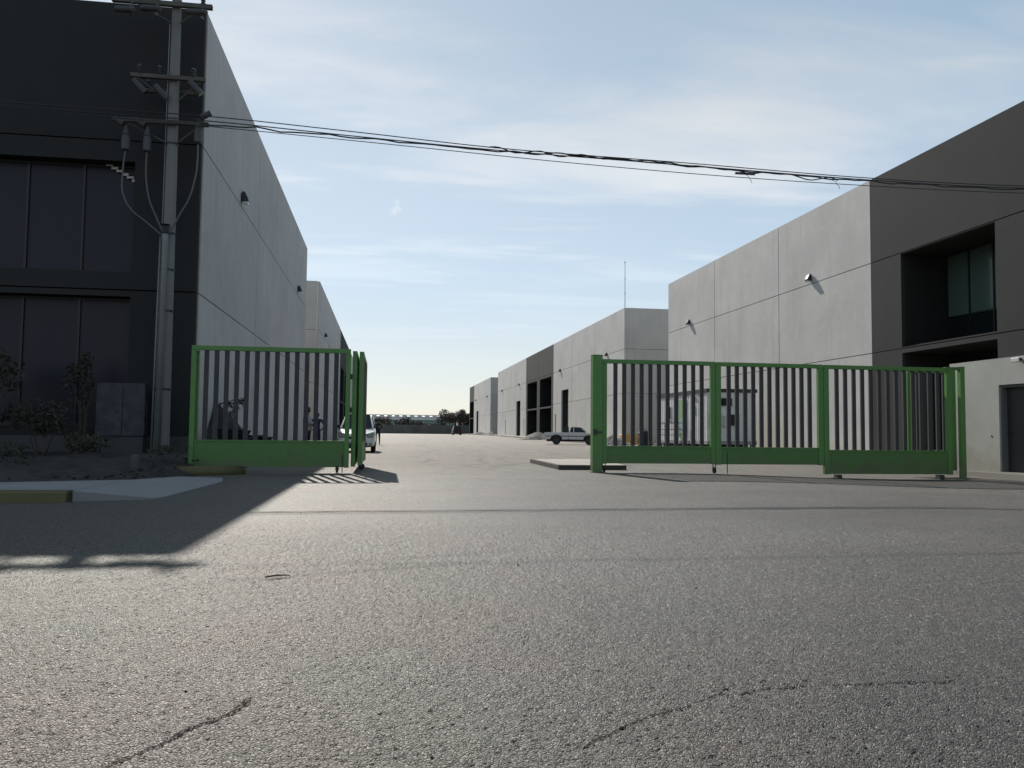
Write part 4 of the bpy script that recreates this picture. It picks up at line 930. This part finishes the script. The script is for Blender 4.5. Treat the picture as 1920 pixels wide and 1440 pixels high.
for s_ in (-1, 1):
    b = MB(); y0, y1 = s_ * .775, s_ * .655; b.add([(2.42, y0, 1.0), (3.32, y0, 1.0), (2.93, y1, 1.38), (2.42, y1, 1.40)], [(0, 1, 2, 3)]); o_ = b.build('door_window', M['carglass'], t, local=True); md = o_.modifiers.new('s', 'SOLIDIFY'); md.thickness = .02; md.offset = 0
    b = MB(); b.add([(2.10, y0, 1.0), (2.34, y0, 1.0), (2.34, y1, 1.40), (2.18, y1, 1.40)], [(0, 1, 2, 3)]); o_ = b.build('quarter_window', M['black'], t, local=True); md = o_.modifiers.new('s', 'SOLIDIFY'); md.thickness = .02; md.offset = 0
    b = MB(); b.box(.12, 4.2, s_ * .825 - .012, s_ * .825 + .012, .66, .71); b.build('trim_strip', M['dark_metal'], t, local=True)
    b = MB(); b.tube([(1.50, s_ * .74, .96), (1.62, s_ * .72, 1.40), (1.68, s_ * .70, 1.45), (1.90, s_ * .70, 1.45), (1.94, s_ * .72, .96)], .05, 6); b.tube([(1.74, s_ * .72, .98), (1.76, s_ * .71, 1.44)], .045, 6); b.build('roll_bar', M['black'], t, local=True)
    b = MB(); b.box(.02, .09, s_ * .74 - .085, s_ * .74 + .085, .62, .96); b.build('tail_lamp', M['white'], t, local=True)
    b = MB(); b.box(3.2, 3.3, s_ * .92 - .07, s_ * .92 + .07, .98, 1.1); b.build('mirror', M['black'], t, local=True)
    b = MB(); b.box(4.3, 4.40, s_ * .6 - .16, s_ * .6 + .16, .60, .74); b.build('headlight', M['lens'], t, local=True)
b = MB(); b.tube([(1.62, -.62, 1.2), (1.62, .62, 1.2)], .03, 6); b.build('roll_bar', M['black'], t, local=True)
b = MB(); b.add([(3.42, -.68, 1.0), (3.42, .68, 1.0), (2.99, .56, 1.40), (2.99, -.56, 1.40)], [(0, 1, 2, 3)]); o_ = b.build('windscreen', M['carglass'], t, local=True); md = o_.modifiers.new('s', 'SOLIDIFY'); md.thickness = .05; md.offset = 0
b = MB(); b.box(-.10, .06, -.80, .80, .40, .56); b.build('rear_bumper', M['chrome'], t, local=True, bevel=.02)
b = MB(); b.box(-.0, .055, -.62, .62, .6, .96); b.build('tailgate', M['white_car'], t, local=True, bevel=.01)
b = MB(); b.box(.2, 4.1, -.6, .6, .26, .44); b.box(.46, 1.50, -.60, .60, .44, .90); b.box(3.08, 4.10, -.60, .60, .44, .88); b.build('chassis', M['black'], t, local=True)
for x in (.98, 3.6):
    for s_ in (-1, 1):
        b = MB(); b.cyl((x, s_ * .62, .31), (x, s_ * .83, .31), .31, 20); wh = b.build('wheel', M['black'], t, local=True, bevel=.015)
        b = MB(); b.cyl((x, s_ * .80, .31), (x, s_ * .835, .31), .15, 12); b.build('rim', M['dark_metal'], wh, local=True)
# far dark SUV seen from behind
t = thing('parked_suv', 'dark off-road car seen from behind at the far end of the yard', 'car', (13.8, 158.0, .33))
b = MB(); b.box(-.85, .85, 0, 4.2, .35, 1.02); b.build('body', M['black_car'], t, local=True, bevel=.08)
b = MB(); b.add([(-.8, .05, 1.0), (.8, .05, 1.0), (.66, .2, 1.72), (-.66, .2, 1.72), (-.8, 3.1, 1.0), (.8, 3.1, 1.0), (.66, 2.4, 1.72), (-.66, 2.4, 1.72)], [(0, 1, 2, 3), (5, 4, 7, 6), (1, 5, 6, 2), (4, 0, 3, 7), (3, 2, 6, 7), (0, 4, 5, 1)]); b.build('cabin', M['black_car'], t, local=True, bevel=.04)
b = MB(); b.add([(-.62, .03, 1.12), (.62, .03, 1.12), (.54, .13, 1.6), (-.54, .13, 1.6)], [(0, 1, 2, 3)]); o_ = b.build('rear_window', M['carglass'], t, local=True)
b = MB(); b.cyl((0, -.16, .95), (0, -.01, .95), .33, 16); b.build('spare_wheel', M['black'], t, local=True)
for s_ in (-1, 1):
    b = MB(); b.box(s_ * .74 - .08, s_ * .74 + .08, -.03, .02, .75, 1.0); b.build('tail_lamp', M['red'], t, local=True)
b = MB(); b.box(-.85, .85, -.1, .0, .42, .56); b.build('bumper', M['dark_metal'], t, local=True)
wheel_set(t, .84, (.7, 3.3), .36, .24)

# ------------------------------------------------------------------ site trailer
t = thing('site_trailer', 'grey site office trailer with pale green door behind the right gate', 'trailer', (17.5, 44, 0))
tx0, tx1, ty0, ty1 = 16.2, 18.8, 40.0, 47.9
b = MB(); b.box(tx0, tx1, ty0, ty1, .62, 3.10); b.build('body', M['offwhite'], t)
b = MB(); b.box(tx0 - .06, tx1 + .06, ty0 - .06, ty1 + .06, 3.102, 3.28); b.build('roof_fascia', M['dark_metal'], t)
b = MB(); b.box(tx0 - .03, tx1 + .03, ty0 - .03, ty1 + .03, .44, .618); b.build('chassis', M['steel'], t)
for y in frange(ty0 + .1, ty1 - .1, 26):
    b = MB(); b.box(tx0 - .018, tx0 - .002, y - .02, y + .02, .65, 3.08); b.build('batten', M['offwhite'], t)
def pf(name, u0, u1, z0, z1, m_, dd=.03, par=None, side='x'):
    b = MB()
    if side == 'x': b.box(tx0 - dd, tx0 - .019, u0, u1, z0, z1)
    else: b.box(u0, u1, ty0 - dd, ty0 - .002, z0, z1)
    return b.build(name, m_, par or t)
dr = pf('door', 42.9, 44.0, .75, 2.85, M['trailer_green'], .05)
b = MB(); b.box(tx0 - .06, tx0 - .052, 43.05, 43.85, 1.0, 1.75); b.build('door_panel', mat('door_lower_panel', (.26, .38, .40), .5), dr)
wn = pf('window', 45.3, 46.2, 1.75, 2.55, M['white'], .04); b = MB(); b.box(tx0 - .05, tx0 - .042, 45.4, 46.1, 1.82, 2.48); b.build('pane', M['carglass'], wn)
wn = pf('window', 41.6, 42.1, 2.0, 2.45, M['white'], .04); b = MB(); b.box(tx0 - .05, tx0 - .042, 41.68, 42.02, 2.05, 2.40); b.build('pane', M['glass'], wn)
pf('light_fitting', 41.5, 42.3, 2.86, 2.93, M['lamp_lens'], .08)
for (a, c_, e, f_) in ((16.75, 17.55, 2.35, 2.85), (16.25, 16.95, 1.35, 2.02), (17.3, 17.9, 1.35, 2.02)):
    wn = pf('window', a, c_, e, f_, M['white'], .04, side='y'); b = MB(); b.box(a + .06, c_ - .06, ty0 - .05, ty0 - .042, e + .06, f_ - .06); b.build('pane', M['carglass'], wn)
b = MB(); b.box(17.02, 17.22, ty0 - .12, ty0 - .003, 1.35, 1.9); b.build('meter_box', M['white'], t)
for y in (42.9, 43.9):
    for s_ in (tx0 + .1, tx1 - .35):
        b = MB(); b.cyl((s_, y, .34), (s_ + .24, y, .34), .33, 16); wh = b.build('wheel', M['black'], t, bevel=.015)
b = MB(); b.box(tx0 + .3, tx1 - .3, ty0 + .3, ty1 - .3, .2, .44); b.build('underframe', M['black'], t)
for (x, y) in ((tx0 + .2, ty0 + .2), (tx1 - .2, ty0 + .2), (tx0 + .2, ty1 - .2), (tx1 - .2, ty1 - .2)):
    b = MB(); b.cyl((x, y, gz(x, y)), (x, y, .44), .05, 8); b.build('jack', M['dark_metal'], t)
t = thing('entry_steps', 'metal steps with tube railings at the trailer door', 'steps', (15.6, 43.4, 0))
b = MB(); b.box(14.95, 16.12, 42.85, 44.05, .55, .60); b.build('landing', M['steel'], t)
for i in range(2):
    b = MB(); b.box(14.95 - .28 * (i + 1), 14.93 - .28 * i, 42.95, 43.95, .38 - .2 * i, .42 - .2 * i); b.build('tread', M['steel'], t)
for y in (42.85, 44.05):
    b = MB(); b.tube([(14.95, y, 0), (14.95, y, 1.45), (15.02, y, 1.55), (16.02, y, 1.55), (16.1, y, 1.45), (16.1, y, 0)], .022, 6); b.tube([(14.95, y, 1.2), (16.1, y, 1.2)], .016, 6); b.tube([(14.95, y, .9), (16.1, y, .9)], .016, 6); b.build('railing', M['dark_metal'], t)
b = MB(); b.tube([(14.95, 42.85, 1.5), (14.95, 44.05, 1.5)], .02, 6); b.tube([(14.95, 42.85, 1.05), (14.95, 44.05, 1.05)], .016, 6); b.build('railing', M['dark_metal'], t)

# water tank / barrel
t = thing('water_barrel', 'black plastic water barrel left of the site trailer', 'barrel', (14.55, 45.2, 0))
b = MB(); b.lathe([(.34, 0), (.37, .04), (.37, .30), (.385, .33), (.37, .36), (.37, .70), (.385, .73), (.37, .76), (.36, .98), (.28, 1.10), (.12, 1.14)], 20); b.build('barrel_body', M['black'], t, smooth=False, local=True)
b = MB(); b.lathe([(.12, 1.142), (.12, 1.19), (.05, 1.20)], 12); b.build('lid', M['dark_metal'], t, local=True)

# heaps
def heap(name, label, cat, loc, rx, ry, hgt, m_, seed, sharp=1.2):
    n = 22; b = MB(); vs_ = []
    for j in range(n + 1):
        for i in range(n + 1):
            x, y = -1.1 + 2.2 * i / n, -1.1 + 2.2 * j / n; r_ = math.hypot(x, y)
            z = max(0, 1 - r_ ** sharp) * hgt * (1 + .35 * noise.noise(Vector((x * 2, y * 2, seed)))) + (.06 * hgt * noise.noise(Vector((x * 8, y * 8, seed))) if r_ < 1 else -.04)
            vs_.append((x * rx, y * ry, z - .02))
    b.add(vs_, [(j * (n + 1) + i, j * (n + 1) + i + 1, (j + 1) * (n + 1) + i + 1, (j + 1) * (n + 1) + i) for j in range(n) for i in range(n)])
    o = b.build(name, m_); o.location = loc; return tag(o, label, cat)
heap('gravel_heap', 'pointed gravel heap left of the water barrel', 'heap', (18.3, 65, .02), 1.6, 1.4, .80, M['gravel'], 1)
heap('gravel_heap', 'grey rubble heap just behind the pickup', 'heap', (18.6, 99, .2), 2.2, 2.0, .75, M['gravel'], 2, 1.8)
heap('gravel_heap', 'small heap in the gap before the farthest right warehouse', 'heap', (20.6, 160, .35), 1.2, 1.5, .8, M['gravel'], 3)
heap('gravel_heap', 'low heap against the farthest right warehouse', 'heap', (19.5, 170, .35), 2.2, 2.0, .7, M['gravel'], 4)
heap('soil_heap', 'dark soil heap behind the left end of the left gate', 'heap', (-4.75, 24.6, .0), 1.9, 2.2, 1.75, M['dirt'], 5, .8)
plant('shrub', 'small weedy bush growing on the soil heap behind the left gate', 'shrub', (-4.45, 25.2, 1.2), .7, .5, 300, .05, M['leaf'], 9, clumps=7, trunk_h=.05)

def wheelbarrow(label, loc, rz):
    t = thing('wheelbarrow', label, 'wheelbarrow', loc, rz, 'wheelbarrows behind the left gate')
    b = MB(); a = [(-.32, -.18, .48), (.32, -.18, .48), (.32, .18, .48), (-.32, .18, .48)]; c_ = [(-.50, -.30, .80), (.45, -.30, .74), (.45, .30, .74), (-.50, .30, .80)]
    b.add(a + c_, [(3, 2, 1, 0), (0, 1, 5, 4), (1, 2, 6, 5), (2, 3, 7, 6), (3, 0, 4, 7)]); o_ = b.build('tray', M['black'], t, local=True); md = o_.modifiers.new('s', 'SOLIDIFY'); md.thickness = .012
    for s_ in (-1, 1):
        b = MB(); b.tube([(.75, s_ * .30, .62), (.2, s_ * .22, .46), (-.62, s_ * .05, .20)], .018, 6); b.build('handle', M['dark_metal'], t, local=True)
        b = MB(); b.tube([(.30, s_ * .22, .48), (.36, s_ * .24, 0.0)], .018, 6); b.build('leg', M['dark_metal'], t, local=True)
    b = MB(); b.cyl((-.62, -.05, .20), (-.62, .05, .20), .19, 16); b.build('wheel', M['black'], t, local=True)
    return t
wheelbarrow('black wheelbarrow tray closer to the soil heap behind the left gate', (-4.0, 22.9, .18), R(15))
wheelbarrow('dark wheelbarrow nearer the middle of the left gate', (-3.65, 24.2, .0), R(-20))

# sidewalk and kerb strip along the right warehouses
for (y0, y1) in ((69.0, 98), (98, 126), (126, 163), (163, 206)):
    b = MB(); zt = gz(19, (y0 + y1) / 2); n = 8; ys = frange(y0, y1 - .02, n); vs_ = []
    for y in ys: vs_ += [(18.7, y, gz(18, y) + .14), (20.98, y, gz(18, y) + .14), (18.7, y, gz(18, y) - .1), (20.98, y, gz(18, y) - .1)]
    fs = []
    for i in range(n): a = 4 * i; fs += [(a, a + 1, a + 5, a + 4), (a, a + 4, a + 6, a + 2), (a + 1, a + 3, a + 7, a + 5)]
    fs += [(0, 2, 3, 1), (4 * n, 4 * n + 1, 4 * n + 3, 4 * n + 2)]
    b.add(vs_, fs); tag(b.build('sidewalk', M['kerb_conc']), kind='structure')
    k_ = thing('kerb', 'pale painted kerb of the right sidewalk, ' + {69.0: 'stretch nearest the camera', 98: 'stretch behind the pickup', 126: 'stretch by the farther roller door', 163: 'farthest stretch'}[y0], 'kerb', (18.6, y0, gz(18, y0)), 0, 'painted kerbs along the right warehouses')
    y = y0
    i = 0
    while y < y1 - .5:
        ye = min(y + 3.0, y1 - .03); b = MB(); b.box(18.48, 18.695, y, ye - .03, gz(18, y) - .1, gz(18, y) + .15); b.build('kerb_stone', M['yellow'] if i % 5 < 2 else M['kerb_conc'], k_); y = ye; i += 1
        if ye >= y1 - .04: break
b = MB(); b.box(20.1, 21.9, 68.3, 69.58, -.05, .85); tag(b.build('utility_box', M['ochre'], bevel=.03), 'ochre painted box at the near corner of the second right warehouse', 'utility box')
b = MB(); b.box(19.4, XR - .003, 24, 57.9, -.3, .12); tag(b.build('sidewalk', M['kerb_conc']), kind='structure')

# ------------------------------------------------------------------ far end: perimeter wall, scrub, far warehouse
t = thing('perimeter_wall', 'long dark perimeter wall closing the far end of the yard', 'wall', (0, 212, .33))
for i in range(26):
    x0 = -60 + i * 4.0
    b = MB(); b.box(x0 + .02, x0 + 3.78, 212, 212.2, .1, 2.55); b.build('wall_panel', M['perim'], t)
    b = MB(); b.box(x0 + 3.78, x0 + 4.02, 211.95, 212.25, .1, 2.62); b.build('pillar', M['perim'], t)
rd = random.Random(11)
defs = [(-5, 228, 3.6, 3.0), (0, 226, 4.6, 2.5), (4.5, 232, 4.3, 2.8), (8, 226, 3.4, 2.4), (12, 236, 3.2, 2.6), (17.9, 224, 6.6, 3.5), (22.4, 226, 6.3, 2.4), (24.5, 230, 5.6, 3.0), (-12, 232, 4.0, 3.5)]
lbs = ['low grey scrub tree beyond the wall behind the standing man', 'grey scrub tree beyond the wall, just right of the standing man', 'bushy scrub tree beyond the wall left of centre', 'low dark scrub tree beyond the wall near the middle', 'low scrub beyond the wall under the green far facade',
       'large dark rounded tree beyond the wall, the tallest of the clump', 'smaller round tree right of the large dark one', 'dark tree touching the edge of the farthest right warehouse', 'scrub tree beyond the wall hidden behind the white car']
for (x, y, hg, rr_), lb in zip(defs, lbs):
    plant('scrub_tree', lb, 'tree', (x, y, .2), hg, rr_, 4200 if hg > 5 else 1300, .26, M['leaf_dry'], int(100 + x * 10), 'scrub trees beyond the perimeter wall', .12, 12)
b = MB(); rd = random.Random(5)
for i in range(5200):
    x, y = rd.uniform(-70, 70), rd.uniform(216, 330); z = abs(rd.gauss(0, 1)) * (.9 + .5 * noise.noise(Vector((x * .1, y * .1, 0)))) + .3; s_ = rd.uniform(.2, .5)
    u = Vector((rd.gauss(0, 1), rd.gauss(0, 1), rd.gauss(0, 1))).normalized(); w_ = u.cross(Vector((rd.gauss(0, 1), rd.gauss(0, 1), 1))).normalized(); p = Vector((x, y, min(z, 3.4)))
    b.add([p - u * s_, p + w_ * s_ * .5, p + u * s_, p - w_ * s_ * .5], [(0, 1, 2, 3)])
tag(b.build('scrubland', M['leaf_dry']), 'dry scrub growing beyond the perimeter wall', 'scrub', kind='stuff')
t = thing('far_warehouse', 'long low warehouse with blue grey roof on the horizon beyond the wall', 'warehouse', (0, 440, .3))
b = MB(); b.box(-60, 36, 420, 470, -1, 6.7); b.build('wall', M['pale_green'], t)
b = MB(); b.box(-60.5, 36.5, 419.4, 419.9, 6.75, 7.35); b.build('fascia', M['skylight'], t)
b = MB(); b.add([(-60.5, 419.5, 7.4), (36.5, 419.5, 7.4), (36.5, 445, 9.7), (-60.5, 445, 9.7), (36.5, 470, 7.4), (-60.5, 470, 7.4)], [(0, 1, 2, 3), (3, 2, 4, 5), (1, 4, 2), (0, 3, 5), (0, 5, 4, 1)]); b.build('roof', M['roof_blue'], t)
for i in range(12):
    x = -12 + i * 3.9; b = MB(); b.add([(x, 431, 8.47), (x + 1.5, 431, 8.47), (x + 1.5, 437, 9.01), (x, 437, 9.01)], [(0, 1, 2, 3)]); o_ = b.build('skylight', M['skylight'], t); md = o_.modifiers.new('s', 'SOLIDIFY'); md.thickness = .1; md.offset = 1

# ------------------------------------------------------------------ people
def person(label, loc, rz, joints, top_m, leg_m, arms, hair='hair', extra=None):
    """joints: name -> (x, y, z, radius); one continuous skinned body, clothes as material zones"""
    t = thing('person', label, 'person', loc, rz)
    order = list(joints); idx = {k: i for i, k in enumerate(order)}
    ed = [('pelvis', 'waist'), ('waist', 'chest'), ('chest', 'neck'), ('neck', 'head'), ('head', 'crown'), ('chest', 'sl'), ('sl', 'el'), ('el', 'hl'), ('hl', 'fl'), ('chest', 'sr'), ('sr', 'er'), ('er', 'hr'), ('hr', 'fr'),
          ('pelvis', 'pl'), ('pl', 'kl'), ('kl', 'al'), ('al', 'tl'), ('pelvis', 'pr'), ('pr', 'kr'), ('kr', 'ar'), ('ar', 'tr')]
    me = bpy.data.meshes.new('body'); me.from_pydata([joints[k][:3] for k in order], [(idx[a], idx[c_]) for a, c_ in ed], [])
    o = bpy.data.objects.new('body', me); col.objects.link(o)
    sk = o.modifiers.new('skin', 'SKIN'); sk.use_smooth_shade = True
    for i, k in enumerate(order):
        r_ = joints[k][3]; rr_ = r_ if isinstance(r_, tuple) else (r_, r_)
        me.skin_vertices[0].data[i].radius = rr_; me.skin_vertices[0].data[i].use_root = (k == 'pelvis')
    s2 = o.modifiers.new('sub', 'SUBSURF'); s2.levels = s2.render_levels = 2
    bpy.context.view_layer.update()
    dg = bpy.context.evaluated_depsgraph_get(); ev = bpy.data.meshes.new_from_object(o.evaluated_get(dg)); o.modifiers.clear(); o.data = ev
    for mm in (M['skin'], top_m, leg_m, M['black']): ev.materials.append(mm)
    zp = joints['pelvis'][2]; zn = joints['neck'][2]
    for p in ev.polygons:
        c_ = p.center; p.use_smooth = True
        if c_.z < .09: p.material_index = 3
        elif c_.z < zp - .0: p.material_index = 2
        elif c_.z < zn - .02:
            p.material_index = 1
        else: p.material_index = 0
        for side in 'lr':
            e_ = Vector(joints['e' + side][:3]); hh_ = Vector(joints['h' + side][:3]); lim = .0 if arms == 'short' else .22
            ax = (hh_ - e_); tt = (c_ - e_).dot(ax) / ax.length_squared; dist = (c_ - (e_ + ax * max(0, min(1.6, tt)))).length
            if dist < .075 and tt > (0.02 if arms == 'short' else .92) and c_.z < zn - .1: p.material_index = 0
    o.parent = t
    hd = Vector(joints['head'][:3])
    b = MB(); b.lathe([(.02, .125), (.07, .115), (.098, .07), (.105, .02), (.10, -.03), (.085, -.06)][::-1], 12, (hd.x, hd.y + .015, hd.z + .02)); b.build('hair', M[hair], t, smooth=True, local=True)
    b = MB()
    for s_ in (-1, 1): b.lathe([(.004, -.012), (.012, 0), (.004, .012)], 6, (hd.x + s_ * .032, hd.y - .088, hd.z + .0))
    b.build('eyes', M['black'], t, local=True)
    b = MB(); b.prism([(hd.y - .085, hd.z - .035), (hd.y - .118, hd.z - .03), (hd.y - .09, hd.z + .01)], hd.x - .012, hd.x + .012, 'x'); b.build('nose', M['skin'], t, local=True)
    # fingers
    for side in 'lr':
        f0 = Vector(joints['f' + side][:3]); h0 = Vector(joints['h' + side][:3]); dirv = (f0 - h0).normalized(); sd = dirv.cross(Vector((0, 1, 0)));
        if sd.length < .1: sd = Vector((0, 0, 1))
        sd.normalize(); b = MB()
        for q in range(4):
            st = f0 + sd * (.012 * (q - 1.5)); ln = (.055, .065, .06, .045)[q]; b.tube([st - dirv * .02, st + dirv * ln * .6, st + dirv * ln + Vector((0, -.012, 0))], [.009, .008, .006], 5)
        st = h0.lerp(f0, .5) - sd * .025; b.tube([st, st - sd * .02 + dirv * .04], [.010, .007], 5); b.build('fingers', M['skin'], t, local=True)
    if extra: extra(t, joints)
    return t
base = {'pelvis': (0, 0, .94, (.15, .11)), 'waist': (0, 0, 1.10, (.145, .10)), 'chest': (0, 0, 1.34, (.165, .11)), 'neck': (0, .0, 1.50, .055), 'head': (0, -.01, 1.62, (.078, .09)), 'crown': (0, -.005, 1.69, (.07, .08)),
        'sl': (-.19, 0, 1.41, .06), 'el': (-.27, .02, 1.14, .045), 'hl': (-.27, -.05, .89, .03), 'fl': (-.27, -.08, .81, (.018, .035)), 'sr': (.19, 0, 1.41, .06), 'er': (.27, .02, 1.14, .045), 'hr': (.27, -.05, .89, .03), 'fr': (.27, -.08, .81, (.018, .035)),
        'pl': (-.095, 0, .86, .095), 'kl': (-.11, -.01, .48, .062), 'al': (-.12, .02, .09, .042), 'tl': (-.13, -.13, .04, (.045, .035)), 'pr': (.095, 0, .86, .095), 'kr': (.11, -.01, .48, .062), 'ar': (.12, .02, .09, .042), 'tr': (.13, -.13, .04, (.045, .035))}
# white shirt man, seen from the side with folded forearms, between the pickets
jb_ = dict(base); jb_.update({'el': (-.24, -.02, 1.12, .045), 'hl': (-.05, -.26, 1.17, .03), 'fl': (.03, -.27, 1.18, (.018, .03)), 'er': (.24, -.02, 1.12, .045), 'hr': (.08, -.25, 1.10, .03), 'fr': (.0, -.27, 1.10, (.018, .03)), 'pelvis': (0, 0, .94, (.17, .13)), 'waist': (0, -.02, 1.10, (.18, .15))})
person('person in a pale shirt and dark trousers with folded forearms, behind the left gate', (-2.66, 29.5, 0), R(70), jb_, M['white_cloth'], M['dark_cloth'], 'short')
# navy shirt man, arms akimbo, back to the camera
jn = dict(base); jn.update({'el': (-.36, .05, 1.16, .048), 'hl': (-.22, -.06, .99, .03), 'fl': (-.16, -.09, .96, (.018, .03)), 'er': (.36, .05, 1.16, .048), 'hr': (.22, -.06, .99, .03), 'fr': (.16, -.09, .96, (.018, .03)), 'sl': (-.215, 0, 1.42, .068), 'sr': (.215, 0, 1.42, .068)})
person('person in a navy shirt with hands on hips behind the left gate', (-3.08, 39.0, 0), R(180), jn, M['navy'], M['jeans'], 'short')
# man right of the white car, arms folded, reflective band
jc = dict(base); jc.update({'el': (-.26, -.04, 1.14, .05), 'hl': (-.02, -.22, 1.20, .032), 'fl': (.06, -.22, 1.20, (.018, .03)), 'er': (.26, -.04, 1.14, .05), 'hr': (.04, -.20, 1.13, .032), 'fr': (-.04, -.22, 1.13, (.018, .03))})
def band_(t, j):
    b = MB(); b.lathe([(.17, 1.235), (.172, 1.265)], 14); b.v = [(x, y * .72 - .01, z) for x, y, z in b.v]; b.build('reflective_band', M['reflect'], t, local=True)
person('person in dark clothes with a pale band, arms folded, standing right of the white car', (-.44, 56.0, 0), R(8), jc, M['dark_cloth'], M['jeans'], 'long', extra=band_)
